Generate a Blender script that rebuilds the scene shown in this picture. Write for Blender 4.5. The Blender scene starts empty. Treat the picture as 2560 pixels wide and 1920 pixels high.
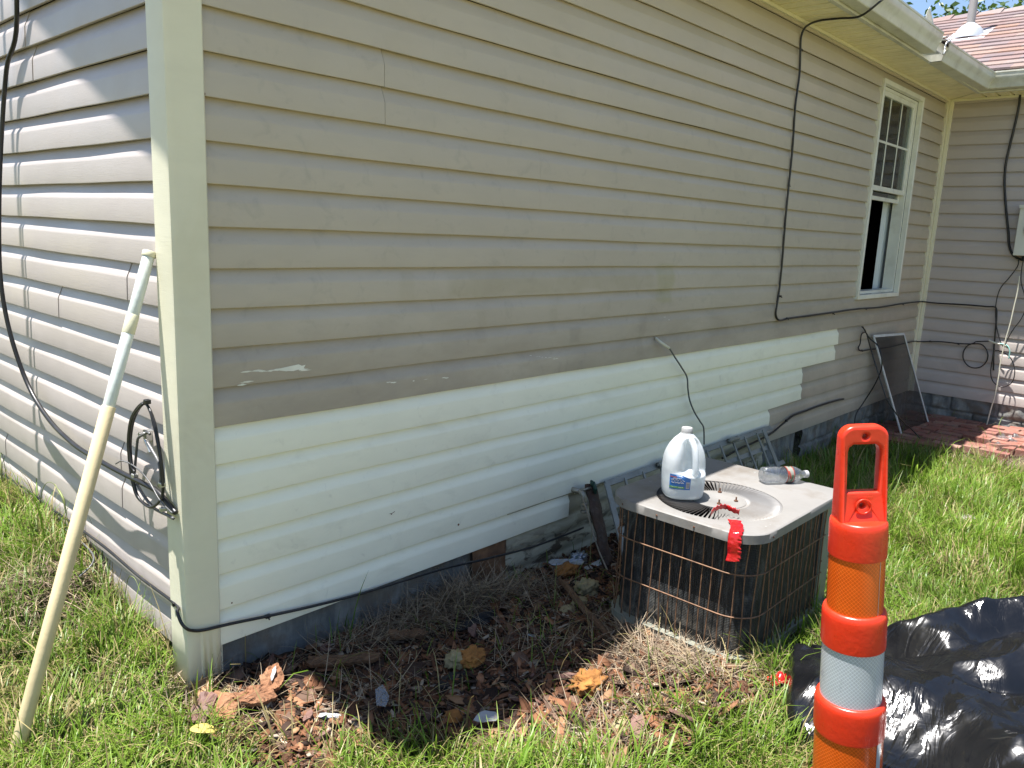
import bpy, math, random
import numpy as np
from mathutils import Vector, Matrix, noise
random.seed(7); rng = np.random.default_rng(7)
S = bpy.context.scene; COL = S.collection
# ------------------------------------------------------------------ camera
CR = np.array([[0.6791277929174684, -0.7327987626915554, 0.042325102300807035],
               [-0.11067540101145533, -0.1592312041530141, -0.9810180320641079],
               [0.7256282770799397, 0.661552263257943, -0.18924113316161345]])
CP = np.array([-1.0561913362598627, -2.140743826681874, 1.2783029420930805]); CF = 1973.4657331709614
cd = bpy.data.cameras.new('camera'); cam = bpy.data.objects.new('camera', cd); COL.objects.link(cam)
M = Matrix.Identity(4)
for i in range(3):
    M[i][0] = CR[0][i]; M[i][1] = -CR[1][i]; M[i][2] = -CR[2][i]; M[i][3] = CP[i]
cam.matrix_world = M
cd.sensor_width = 36; cd.lens = CF/2560*36; cd.clip_start = .05; cd.clip_end = 900
S.camera = cam
# ------------------------------------------------------------------ light
SUN = Vector((-.2, .115, 1)).normalized()
w = bpy.data.worlds.new("World"); S.world = w; w.use_nodes = True
nt = w.node_tree; nt.nodes.clear()
sk = nt.nodes.new('ShaderNodeTexSky'); sk.sky_type = 'NISHITA'; sk.sun_disc = False
sk.sun_elevation = math.asin(SUN.z); sk.sun_rotation = math.atan2(SUN.x, SUN.y)
sk.air_density = 1.0; sk.dust_density = .6; sk.ozone_density = 1.6
bg = nt.nodes.new('ShaderNodeBackground'); bg.inputs[1].default_value = .07
wo = nt.nodes.new('ShaderNodeOutputWorld')
nt.links.new(sk.outputs[0], bg.inputs[0]); nt.links.new(bg.outputs[0], wo.inputs[0])
sl = bpy.data.lights.new('sun', 'SUN'); sl.energy = 5.0; sl.angle = math.radians(.5); sl.color = (1, .965, .925)
so = bpy.data.objects.new('sun', sl); COL.objects.link(so); so.location = (0, 0, 8)
so.rotation_euler = SUN.to_track_quat('Z', 'Y').to_euler()
S.view_settings.view_transform = 'Standard'; S.view_settings.look = 'None'
S.view_settings.exposure = 1.55; S.view_settings.gamma = 1
S.render.engine = 'CYCLES'
S.cycles.max_bounces = 8; S.cycles.transparent_max_bounces = 16; S.cycles.diffuse_bounces = 5

# ------------------------------------------------------------------ measuring helpers (photo pixels -> real places on known planes)
def ray(px, py): return CR.T @ np.array([px-1280., py-960., CF])
def onY(px, py, y=0.): r = ray(px, py); t = (y-CP[1])/r[1]; return CP+t*r
def onX(px, py, x): r = ray(px, py); t = (x-CP[0])/r[0]; return CP+t*r
def onZ(px, py, z): r = ray(px, py); t = (z-CP[2])/r[2]; return CP+t*r
GP = np.array([(0,0,-.13),(.3,0,-.15),(.6,0,-.15),(.9,0,-.17),(1.3,0,-.2),(1.7,0,-.22),(3,0,-.25),(4.3,0,-.26),(5.5,0,-.25),(6.7,0,-.25),(6.7,-1,-.24),(5.5,-1,-.25),
  (-.1,.1,-.09),(-.1,.35,-.03),(-.1,.72,.08),(-.1,1.2,.085),(-.1,1.8,.06),(-.1,3,.1),(-.1,5,.1),(-.6,0,-.1),(-.6,1,.0),(-1,3,.05),(-1.5,0,-.12),(-.25,-.3,-.12),
  (.5,-.9,-.14),(1.5,-1.3,-.12),(1.2,-1.1,-.105),(1.15,-.6,-.13),(1.6,-.35,-.17),(6,-3,-.25),(3,-2.5,-.2),(-1,-2,-.15),(.3,-1.6,-.14),(1,-1.8,-.14),(2.2,-.6,-.2),(0.15,-.4,-.14),
  (9,-3,-.25),(4,-6,-.25),(-4,-3,-.15),(-4,3,0),(9,-8,-.25),(-5,9,0),(-9,-8,-.2)])
def ground(x, y):
    x = np.asarray(x, float); y = np.asarray(y, float)
    d = (x[..., None]-GP[:, 0])**2 + (y[..., None]-GP[:, 1])**2 + .012
    wt = 1/d**1.6
    g = (wt*GP[:, 2]).sum(-1)/wt.sum(-1)
    return g + .006*np.sin(x*9+1.3*np.sin(y*7)) + .005*np.sin(y*13+x*4) + .004*np.sin(x*31)*np.sin(y*27)
def gz(x, y): return float(ground(np.array(x), np.array(y)))
def onG(px, py):
    z = -.15
    for _ in range(6):
        p = onZ(px, py, z); z = gz(p[0], p[1])
    return onZ(px, py, z)
K = 2560/2212   # pixels read from the 2212 wide view
def D(a, b): return (a*K, b*K)

# ------------------------------------------------------------------ objects
def tag(o, label=None, cat=None, group=None, kind=None):
    if label: o['label'] = label
    if cat: o['category'] = cat
    if group: o['group'] = group
    if kind: o['kind'] = kind
    return o
def empty(name, loc, label=None, cat=None, group=None):
    o = bpy.data.objects.new(name, None); COL.objects.link(o); o.location = loc; o.empty_display_size = .1
    return tag(o, label, cat, group)
def wloc(o):
    v = Vector(o.location)
    while o.parent: o = o.parent; v += o.location
    return v
class MB:
    def __init__(s): s.v = []; s.f = []; s.c = None
    def add(s, vs, fs):
        b = len(s.v); s.v += [tuple(map(float, p)) for p in vs]; s.f += [tuple(i+b for i in f) for f in fs]; return s
    def box(s, lo, hi, rot=None, piv=None):
        x0, y0, z0 = lo; x1, y1, z1 = hi
        vs = [(x0,y0,z0),(x1,y0,z0),(x1,y1,z0),(x0,y1,z0),(x0,y0,z1),(x1,y0,z1),(x1,y1,z1),(x0,y1,z1)]
        if rot is not None:
            p = Vector(piv) if piv is not None else Vector(((x0+x1)/2, (y0+y1)/2, (z0+z1)/2))
            vs = [tuple(rot @ (Vector(v)-p)+p) for v in vs]
        return s.add(vs, [(0,3,2,1),(4,5,6,7),(0,1,5,4),(1,2,6,5),(2,3,7,6),(3,0,4,7)])
    def bar(s, a, b, w, h, up=(0,0,1)):
        a = Vector(a); b = Vector(b); d = (b-a).normalized(); u = Vector(up)
        sd = d.cross(u).normalized(); u = sd.cross(d).normalized(); sd *= w/2; u *= h/2
        vs = [a-sd-u, a+sd-u, a+sd+u, a-sd+u, b-sd-u, b+sd-u, b+sd+u, b-sd+u]
        return s.add(vs, [(0,1,2,3),(7,6,5,4),(0,4,5,1),(1,5,6,2),(2,6,7,3),(3,7,4,0)])
    def tube(s, pts, r, n=10, smooth=0, closed=False, cap=True, rs=None):
        pts = [Vector(p) for p in pts]
        if smooth: pts = catmull(pts, smooth, closed)
        m = len(pts); ring = []
        t0 = (pts[1]-pts[0]).normalized(); up = Vector((0,0,1)) if abs(t0.z) < .9 else Vector((1,0,0))
        nrm = t0.cross(up).normalized()
        for i, p in enumerate(pts):
            if closed: t = (pts[(i+1) % m]-pts[i-1]).normalized()
            else: t = (pts[min(i+1, m-1)]-pts[max(i-1, 0)]).normalized()
            nrm = (nrm - t*nrm.dot(t)).normalized(); bn = t.cross(nrm)
            rr = rs[min(len(rs)-1, int(i*len(rs)/m))] if rs else r
            ring += [p+nrm*rr*math.cos(2*math.pi*k/n)+bn*rr*math.sin(2*math.pi*k/n) for k in range(n)]
        fs = []
        for i in range(m if closed else m-1):
            j = (i+1) % m
            fs += [(i*n+k, i*n+(k+1) % n, j*n+(k+1) % n, j*n+k) for k in range(n)]
        if cap and not closed: fs += [tuple(range(n))[::-1], tuple((m-1)*n+k for k in range(n))]
        return s.add(ring, fs)
    def lathe(s, prof, n=32, mat=None, cap=True):
        vs = []
        for r, z in prof: vs += [(r*math.cos(2*math.pi*k/n), r*math.sin(2*math.pi*k/n), z) for k in range(n)]
        fs = [(i*n+k, i*n+(k+1) % n, (i+1)*n+(k+1) % n, (i+1)*n+k) for i in range(len(prof)-1) for k in range(n)]
        if cap: fs += [tuple(range(n))[::-1], tuple((len(prof)-1)*n+k for k in range(n))]
        if mat is not None: vs = [mat @ Vector(v) for v in vs]
        return s.add(vs, fs)
    def grid(s, fn, nu, nv):
        vs = [fn(i/(nu-1), j/(nv-1)) for j in range(nv) for i in range(nu)]
        return s.add(vs, [(j*nu+i, j*nu+i+1, (j+1)*nu+i+1, (j+1)*nu+i) for j in range(nv-1) for i in range(nu-1)])
    def build(s, name, mat, parent=None, smooth=False, origin=None, angle=None):
        me = bpy.data.meshes.new(name)
        if parent is not None: L = wloc(parent)
        elif origin is not None: L = Vector(origin)
        else:
            a = np.array(s.v); L = Vector(((a[:,0].min()+a[:,0].max())/2, (a[:,1].min()+a[:,1].max())/2, a[:,2].min()))
        me.from_pydata([(x-L.x, y-L.y, z-L.z) for x, y, z in s.v], [], s.f)
        if smooth: me.polygons.foreach_set('use_smooth', [True]*len(me.polygons))
        if smooth and angle:
            me.set_sharp_from_angle(angle=math.radians(angle))
        me.materials.append(mat); me.update()
        o = bpy.data.objects.new(name, me); COL.objects.link(o)
        if parent is not None: o.parent = parent
        else: o.location = L
        return o
def catmull(p, k, closed=False):
    out = []; n = len(p); rngi = range(n if closed else n-1)
    for i in rngi:
        if closed: a, b, c, d = p[i-1], p[i], p[(i+1) % n], p[(i+2) % n]
        else: a, b, c, d = p[max(i-1, 0)], p[i], p[i+1], p[min(i+2, n-1)]
        for j in range(k):
            t = j/k; t2 = t*t; t3 = t2*t
            out.append(.5*((2*b)+(c-a)*t+(2*a-5*b+4*c-d)*t2+(3*b-a-3*c+d)*t3))
    if not closed: out.append(p[-1])
    return out
def cutbox(o, wdt, seg=2):
    m = o.modifiers.new('bevel', 'BEVEL'); m.width = wdt; m.segments = seg; m.limit_method = 'ANGLE'; return o

# ------------------------------------------------------------------ materials
class NT:
    def __init__(s, name):
        s.m = bpy.data.materials.new(name); s.m.use_nodes = True; s.t = s.m.node_tree
        s.p = s.t.nodes['Principled BSDF']; s.out = s.t.nodes['Material Output']; s.tc = s.n('ShaderNodeTexCoord')
        s.co = s.n('ShaderNodeNewGeometry').outputs['Position']
    def n(s, k, **kw):
        x = s.t.nodes.new(k)
        for a, b in kw.items(): setattr(x, a, b)
        return x
    def l(s, a, b): s.t.links.new(a, b)
    def setin(s, node, i, v):
        if hasattr(v, 'links'): s.l(v, node.inputs[i])
        else: node.inputs[i].default_value = v
    def map(s, scale=(1,1,1), loc=(0,0,0), rot=(0,0,0), obj=False):
        m = s.n('ShaderNodeMapping'); s.l(s.tc.outputs['Object'] if obj else s.co, m.inputs[0])
        m.inputs['Scale'].default_value = scale; m.inputs['Location'].default_value = loc; m.inputs['Rotation'].default_value = rot
        return m.outputs[0]
    def noise(s, scale, detail=4, rough=.55, vec=None, dist=0):
        x = s.n('ShaderNodeTexNoise'); s.l(vec if vec is not None else s.co, x.inputs['Vector'])
        x.inputs['Scale'].default_value = scale; x.inputs['Detail'].default_value = detail
        x.inputs['Roughness'].default_value = rough; x.inputs['Distortion'].default_value = dist
        return x.outputs['Fac']
    def ramp(s, fac, stops):
        r = s.n('ShaderNodeValToRGB'); s.l(fac, r.inputs[0]); e = r.color_ramp.elements
        while len(e) < len(stops): e.new(.5)
        for k, (p, c) in enumerate(stops):
            e[k].position = p; e[k].color = (c, c, c, 1) if not hasattr(c, '__len__') else tuple(c)+(1,)
        return r.outputs[0]
    def mix(s, fac, a, b, mode='MIX'):
        x = s.n('ShaderNodeMix', data_type='RGBA', blend_type=mode)
        s.setin(x, 0, fac)
        for i, v in ((6, a), (7, b)):
            if hasattr(v, 'links'): s.l(v, x.inputs[i])
            else: x.inputs[i].default_value = tuple(v)+(1,)
        return x.outputs[2]
    def math(s, op, a, b=0., c=0.):
        x = s.n('ShaderNodeMath', operation=op); s.setin(x, 0, a); s.setin(x, 1, b); s.setin(x, 2, c); return x.outputs[0]
    def xyz(s):
        x = s.n('ShaderNodeSeparateXYZ'); s.l(s.co, x.inputs[0]); return x.outputs
    def band(s, v, a, b, c, d):
        r = s.n('ShaderNodeMapRange', interpolation_type='SMOOTHSTEP'); s.l(v, r.inputs[0]); r.inputs[1].default_value = a; r.inputs[2].default_value = b
        q = s.n('ShaderNodeMapRange', interpolation_type='SMOOTHSTEP'); s.l(v, q.inputs[0]); q.inputs[1].default_value = c; q.inputs[2].default_value = d
        return s.math('MULTIPLY', r.outputs[0], s.math('SUBTRACT', 1., q.outputs[0]))
    def bump(s, h, dist=.002, strength=1., prev=None):
        b = s.n('ShaderNodeBump'); s.l(h, b.inputs['Height']); b.inputs['Distance'].default_value = dist; b.inputs['Strength'].default_value = strength
        if prev is not None: s.l(prev, b.inputs['Normal'])
        return b.outputs[0]
    def set(s, color=None, rough=None, metal=None, normal=None, spec=None, trans=None, alpha=None, sheen=None):
        for i, v in (('Base Color', color), ('Roughness', rough), ('Metallic', metal), ('Normal', normal), ('Specular IOR Level', spec), ('Transmission Weight', trans), ('Alpha', alpha)):
            if v is None: continue
            if hasattr(v, 'links'): s.l(v, s.p.inputs[i])
            elif i == 'Base Color': s.p.inputs[i].default_value = tuple(v)+(1,)
            else: s.p.inputs[i].default_value = v
        return s
def plain(name, col, rough=.6, metal=0., var=.15, scale=8, bump=.0006, bscale=60, spec=.5, dirt=None, dirtamt=.3, dscale=6):
    m = NT(name)
    n1 = m.noise(scale, 5)
    dark = tuple(c*(1-var) for c in col); lite = tuple(min(1, c*(1+var)) for c in col)
    c = m.mix(m.ramp(n1, [(.3, 0.), (.7, 1.)]), dark, lite)
    if dirt:
        d = m.ramp(m.noise(dscale, 6, .65), [(.5, 0.), (.72, 1.)])
        c = m.mix(m.math('MULTIPLY', d, dirtamt), c, dirt)
    m.set(c, rough, metal, m.bump(m.noise(bscale, 4), bump), spec)
    return m.m
def siding(name, col, stains=None, grain=True, grime=None, rough=.34):
    m = NT(name); X = m.xyz()
    c = m.mix(m.ramp(m.noise(1.3, 5, .6), [(.3, 0.), (.7, 1.)]), tuple(k*.95 for k in col), tuple(min(1, k*1.04) for k in col))
    fine = m.ramp(m.noise(1., 6, .6, m.map((7, 7, 22))), [(.42, 0.), (.75, 1.)])
    c = m.mix(m.math('MULTIPLY', fine, .10), c, tuple(k*.6 for k in col))
    if grime:
        for (z0, z1, z2, z3, sc, lo, hi, amt, gc, mp) in grime:
            g = m.math('MULTIPLY', m.band(X[2], z0, z1, z2, z3), m.ramp(m.noise(sc, 6, .62, m.map(mp), .6), [(lo, 0.), (hi, 1.)]))
            c = m.mix(m.math('MULTIPLY', g, amt), c, gc)
    if stains:
        for (x0, x1, z0, z1, amt, gc, soft) in stains:   # drips and patches where the wall has them
            wob = m.noise(5, 3, .5); wx = m.math('MULTIPLY_ADD', m.math('SUBTRACT', wob, .5), soft*2.2, X[0])
            wz = m.math('MULTIPLY_ADD', m.math('SUBTRACT', m.noise(7, 3), .5), soft, X[2])
            g = m.math('MULTIPLY', m.band(wx, x0-soft, x0, x1, x1+soft), m.band(wz, z0-soft*.5, z0, z1, z1+soft*.5))
            g = m.math('MULTIPLY', g, m.ramp(m.noise(9, 5), [(.3, .45), (.6, 1.)]))
            c = m.mix(m.math('MULTIPLY', g, amt), c, gc)
    gr = m.noise(1., 3, .6, m.map((16, 16, 420)), 1.2)
    b = m.bump(gr, .0007, .55)
    b = m.bump(m.noise(3.2, 2), .006, .5, b)
    m.set(c, m.ramp(m.noise(4, 4), [(.3, rough-.05), (.7, rough+.12)]), 0, b, .45)
    return m.m
TAUPE = (.47, .415, .335)
M_taupe = siding('taupe_vinyl', TAUPE,
    stains=[(.95, 2.25, 1.05, 1.11, .30, (.27, .23, .13), .06), (.70, .73, 1.02, 1.12, .2, (.28, .23, .13), .03), (2.33, 2.43, .98, 1.14, .38, (.30, .28, .11), .05),
            (1.08, 1.10, .86, .97, .18, (.26,.22,.14), .025), (1.5, 1.52, .86, .96, .16, (.27,.23,.14), .025), (1.65,1.7,.82,.87,.3,(.22,.2,.15),.03), (2.18, 2.21, .72, .88, .3, (.24,.21,.15), .03)],
    grime=[(.62, .70, .80, 1.1, 2.0, .30, .75, .55, (.235, .19, .14), (.6, 1, 2.2)), (.5, .75, .95, 1.35, 3.2, .48, .75, .25, (.25, .21, .15), (1, 1, 2.2)), (0, .2, 1.6, 2.5, 14, .56, .74, .22, (.17, .16, .15), (1, 1, 1)),
           (-.2, .0, .5, 1.0, 2., .35, .7, .45, (.2, .175, .15), (1, 1, 1))])
M_taupe_gable = siding('taupe_vinyl_sunlit_tint', (.455, .405, .375), grime=[(-.2, .0, .3, .9, 6, .45, .7, .18, (.2, .175, .15), (1, 1, 1))])  # same vinyl as the long wall; its sunlit look is put into this colour
M_cream = siding('white_vinyl', (.87, .855, .70), grime=[(-.1, .0, .7, .8, 5, .56, .75, .22, (.42, .4, .3), (1, 1, 2)), (-.1, .0, .7, .8, 22, .62, .78, .25, (.36, .33, .28), (1, 1, 1))], rough=.36)
M_oldcream = siding('stained_cream_vinyl', (.46, .44, .33), grime=[(-.4, -.3, .2, .3, 7, .4, .7, .5, (.2, .16, .09), (1, 1, 3)), (-.4, -.3, -.10, .02, 9, .5, .56, .85, (.06, .04, .025), (.6, 1, 1.6))], rough=.6)
M_trim = siding('cream_trim_vinyl', (.72, .69, .53), grime=[(-.4, -.3, .7, 1.2, 5, .5, .75, .35, (.42, .36, .24), (1, 1, .6)), (.6, .8, 1.3, 1.7, 3, .45, .7, .25, (.5, .45, .25), (1, 1, 1))])
M_soffit = plain('soffit_vinyl', (.90, .83, .58), .5, var=.06, dirt=(.35, .3, .18), dirtamt=.25)
M_gutter = plain('cream_painted_metal', (.64, .64, .56), .35, var=.06, dirt=(.30, .27, .2), dirtamt=.55, dscale=5)
M_winframe = plain('white_window_vinyl', (.72, .72, .64), .4, var=.05, dirt=(.4, .37, .28), dirtamt=.4)
M_dark = plain('dark_interior', (.01, .01, .01), .9)
M_curtain = plain('pale_curtain', (.55, .6, .6), .8, var=.08, scale=3)
def glass_mat():
    m = NT('window_glass'); g = m.n('ShaderNodeBsdfGlossy'); g.inputs['Roughness'].default_value = .03; g.inputs[0].default_value = (.9, .95, .95, 1)
    t = m.n('ShaderNodeBsdfTransparent'); t.inputs[0].default_value = (.75, .8, .78, 1)
    f = m.n('ShaderNodeFresnel'); f.inputs[0].default_value = 1.9
    x = m.n('ShaderNodeMixShader'); m.l(f.outputs[0], x.inputs[0]); m.l(t.outputs[0], x.inputs[1]); m.l(g.outputs[0], x.inputs[2]); m.l(x.outputs[0], m.out.inputs[0]); return m.m
M_glass = glass_mat()
def found_mat():
    m = NT('grey_foundation_block')
    c = m.mix(m.ramp(m.noise(6, 6, .65), [(.3, 0.), (.7, 1.)]), (.075, .08, .08), (.18, .19, .185))
    st = m.ramp(m.noise(2.2, 6, .7, m.map((3.5, 3.5, 1.))), [(.46, 0.), (.68, 1.)])
    c = m.mix(m.math('MULTIPLY', st, .75), c, (.34, .34, .31))
    c = m.mix(m.math('MULTIPLY', m.ramp(m.noise(9, 5), [(.5, 0.), (.62, 1.)]), .6), c, (.13, .10, .07))
    m.set(c, .8, 0, m.bump(m.noise(45, 6, .65), .004)); return m.m
M_found = found_mat()
def shingle_mat():
    m = NT('mixed_red_shingles')
    br = m.n('ShaderNodeTexBrick'); br.offset = .37; br.offset_frequency = 2
    m.l(m.tc.outputs['UV'], br.inputs['Vector'])
    br.inputs['Scale'].default_value = 1; br.inputs['Mortar Size'].default_value = .0; br.inputs['Bias'].default_value = 0
    br.inputs['Brick Width'].default_value = .22; br.inputs['Row Height'].default_value = .14
    br.inputs['Color1'].default_value = (0, 0, 0, 1); br.inputs['Color2'].default_value = (1, 1, 1, 1)
    c = m.ramp(br.outputs[0], [(0., (.14, .11, .115)), (.25, (.20, .125, .11)), (.5, (.17, .14, .145)), (.72, (.25, .14, .095)), (1., (.22, .19, .18))])
    c = m.mix(m.ramp(m.noise(60, 4, .7), [(.35, 0.), (.65, .55)]), c, (.11, .08, .08))
    m.set(c, .9, 0, m.bump(m.noise(160, 3), .003)); return m.m
M_shingle = shingle_mat()
M_cable = plain('black_cable_rubber', (.012, .012, .013), .38, bump=.0003, dirt=(.08, .075, .07), dirtamt=.35)
M_cable_gray = plain('weathered_grey_cable', (.09, .09, .09), .4, var=.4, scale=30)
M_white_cord = plain('yellowed_white_cord', (.6, .58, .47), .5)
M_clip = plain('metal_clip', (.5, .5, .48), .35, .8)
M_teal = plain('teal_rubber', (.25, .5, .45), .5)

def vcol_mat(name, rough=.6, transl=.35, spec=.3, bumps=0):
    m = NT(name); a = m.n('ShaderNodeVertexColor'); a.layer_name = 'col'
    m.set(a.outputs[0], rough, 0, None, spec)
    if bumps: m.set(normal=m.bump(m.noise(150, 4), bumps))
    if transl:
        t = m.n('ShaderNodeBsdfTranslucent'); m.l(a.outputs[0], t.inputs[0])
        x = m.n('ShaderNodeMixShader'); x.inputs[0].default_value = transl
        m.l(m.p.outputs[0], x.inputs[1]); m.l(t.outputs[0], x.inputs[2]); m.l(x.outputs[0], m.out.inputs[0])
    return m.m
M_grass = vcol_mat('grass_blades', .45, .35, .4)
M_straw = vcol_mat('dry_straw_stems', .6, .15, .3)
M_chip = vcol_mat('rotten_wood_chips', .85, 0, .2, .002)
def npmesh(name, V, F, mat, colors=None, smooth=True, label=None, kind='stuff', cat=None):
    me = bpy.data.meshes.new(name); me.vertices.add(len(V)); me.vertices.foreach_set('co', V.astype(np.float32).ravel())
    k = F.shape[1]; me.loops.add(F.size); me.loops.foreach_set('vertex_index', F.astype(np.int32).ravel())
    me.polygons.add(len(F)); me.polygons.foreach_set('loop_start', np.arange(0, F.size, k, dtype=np.int32)); me.polygons.foreach_set('loop_total', np.full(len(F), k, np.int32))
    if smooth: me.polygons.foreach_set('use_smooth', np.ones(len(F), bool))
    if colors is not None:
        ca = me.color_attributes.new('col', 'FLOAT_COLOR', 'POINT'); ca.data.foreach_set('color', np.concatenate([colors, np.ones((len(colors), 1))], 1).astype(np.float32).ravel())
    me.materials.append(mat); me.update(calc_edges=True); me.validate()
    o = bpy.data.objects.new(name, me); COL.objects.link(o)
    return tag(o, label, cat, None, kind)

# ================================================================== GROUND
def smooth01(v, a, b): t = np.clip((v-a)/(b-a), 0, 1); return t*t*(3-2*t)
def wn(x, y, s, seed=0):   # cheap smooth 2D noise 0..1
    x = x*s+seed*13.1; y = y*s+seed*7.7
    return .5+.25*(np.sin(x+1.7*np.sin(y*.8+seed))+np.sin(y*1.13+1.9*np.sin(x*.73+2*seed)))
def debris(x, y):          # 1 where rotten wood and straw cover the soil, 0 on lawn
    edge = -.62 - .46*smooth01(x, .1, .8) + .07*np.sin(x*11) + .05*np.sin(x*23+1)
    m = smooth01(y, edge-.09, edge+.09)*smooth01(x, -.2, -.02)*(1-smooth01(x, 1.25, 1.4)*smooth01(-y, .48, .6))*(1-smooth01(x, 2.3, 2.8))
    m = np.maximum(m, smooth01(-np.hypot((x-1.12), (y+1.0)*.8), -.30, -.14)*.8)
    m = np.maximum(m, smooth01(-np.hypot((x-.72)/1.3, (y+1.02)), -.22, -.1)*.75)
    return np.clip(m, 0, 1)
def bricks_area(x, y): return smooth01(x, 5.25, 5.4)*smooth01(y, -1.55, -1.35)
def build_ground():
    def axis(lo, hi, st, far):
        a = list(np.arange(lo, hi+1e-6, st)); d = st; p = hi; q = lo; pre = []; post = []
        while p < far: d *= 1.35; p += d; post.append(p); q -= d; pre.append(q)
        return np.array(pre[::-1]+a+post)
    xs = axis(-1.6, 7.0, .045, 300); ys = axis(-3.2, 3.2, .045, 300)
    X, Y = np.meshgrid(xs, ys); Z = ground(X, Y)
    far = smooth01(np.hypot(X, Y), 8, 20); Z = Z*(1-far)+(-.2)*far; behind = smooth01(-Y, 2.6, 3.4)*(1-smooth01(X, 2.5, 5)); farc = np.maximum(far, behind)
    nz = np.array([[noise.noise((float(a)*9, float(b)*9, 0)) for a in xs] for b in ys])
    Z += nz*.012*(1-far)
    V = np.stack([X, Y, Z], -1).reshape(-1, 3); nx = len(xs); ny = len(ys)
    i = np.arange(nx*ny).reshape(ny, nx); F = np.stack([i[:-1,:-1], i[:-1,1:], i[1:,1:], i[1:,:-1]], -1).reshape(-1, 4)
    d = debris(X, Y)[..., None]; b = bricks_area(X, Y)[..., None]; n2 = wn(X, Y, 5, 2)[..., None]
    lawn = np.array([.05, .052, .018])*(.7+.6*n2); lawn = lawn*(1-farc[..., None])+np.array([.36, .33, .14])*farc[..., None]  # lawn behind the camera and far off lightened to bounce light onto the eaves
    soil = np.array([.085, .055, .035])*(.6+.7*n2); sand = np.array([.2, .15, .1])
    c = lawn*(1-d)+soil*d; c = c*(1-b)+sand*.55*b
    m = NT('soil_and_lawn'); a = m.n('ShaderNodeVertexColor'); a.layer_name = 'col'
    cc = m.mix(m.ramp(m.noise(40, 6, .7), [(.35, 0.), (.65, .6)]), a.outputs[0], (.04, .03, .018))
    cc = m.mix(m.ramp(m.noise(95, 3, .6), [(.6, 0.), (.7, .5)]), cc, (.25, .2, .11))
    m.set(cc, .95, 0, m.bump(m.noise(70, 6, .7), .012), .2)
    npmesh('ground', V, F, m.m, c.reshape(-1, 3), label='soil and lawn around the house', kind='structure')
build_ground()

# ================================================================== BLADES
def blades(name, P, h, w, lean, az, curl, col, mat, label, lv=4, tipcol=None, base=.35, cat=None):
    N = len(P); t = np.linspace(0, 1, lv); dx = np.cos(az); dy = np.sin(az)
    V = np.zeros((N, lv, 2, 3)); C = np.zeros((N, lv, 2, 3))
    sx = -np.sin(az); sy = np.cos(az)
    for k, tt in enumerate(t):
        ang = lean*(base+(1-base)*tt) + curl*tt*tt     # angle from vertical grows along the blade
        if k == 0: cx = np.zeros(N); cz = np.zeros(N); off = np.zeros(N)
        else:
            am = ang; st = h/(lv-1); cx = cx+np.sin(am)*st; cz = cz+np.cos(am)*st
        ww = w*(1-tt**2.2)*.5+.0003
        px = P[:,0]+dx*cx; py = P[:,1]+dy*cx; pz = P[:,2]+np.maximum(cz, -.0)
        V[:,k,0] = np.stack([px-sx*ww, py-sy*ww, pz], -1); V[:,k,1] = np.stack([px+sx*ww, py+sy*ww, pz], -1)
        cc = col if tipcol is None else col*(1-tt)+tipcol*tt
        C[:,k,0] = cc; C[:,k,1] = cc
    b = (np.arange(N)*lv*2)[:, None]
    F = np.concatenate([b+np.array([[2*k, 2*k+1, 2*k+3, 2*k+2]]) for k in range(lv-1)], 1).reshape(-1, 4)
    return npmesh(name, V.reshape(-1, 3), F, mat, C.reshape(-1, 3), True, label, 'stuff', cat)
def inview(P, margin=.06):
    v = (P-CP) @ CR.T; u = v[:,0]/v[:,2]*CF/1280; q = v[:,1]/v[:,2]*CF/960
    return (v[:,2] > .2) & (np.abs(u) < 1+margin*3) & (np.abs(q) < 1+margin*3)
def on_slab(x, y):  # where the house stands
    return (x > -.06) & (y > .015) | (x > 6.69)
def scatter(x0, x1, y0, y1, dens):
    n = int((x1-x0)*(y1-y0)*dens); x = rng.uniform(x0, x1, n); y = rng.uniform(y0, y1, n); return x, y
BAG = None
BAG_OUT = [D(1692, 1490), D(1690, 1550), D(1735, 1600), D(1790, 1690), D(1860, 1850), D(2050, 1990), D(2500, 1950), D(2650, 1650), D(2560, 1390), D(2420, 1330), D(2330, 1318), D(2212, 1335), D(2165, 1330), D(2080, 1340), D(1995, 1372), D(1935, 1415), D(1800, 1455), D(1738, 1425), D(1702, 1412)]
def bagzone(x, y):
    P_ = [onZ(u, v, -.09)[:2] for u, v in BAG_OUT]; c = np.mean(P_, 0); P_ = [c+(p-c)*.97 for p in P_]; ins = np.zeros(len(x), bool)
    for (x0, y0), (x1, y1) in zip(P_, P_[1:]+P_[:1]):
        cr = ((y0 > y) != (y1 > y)) & (x < (x1-x0)*(y-y0)/(y1-y0+1e-12)+x0); ins ^= cr
    return ins
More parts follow.
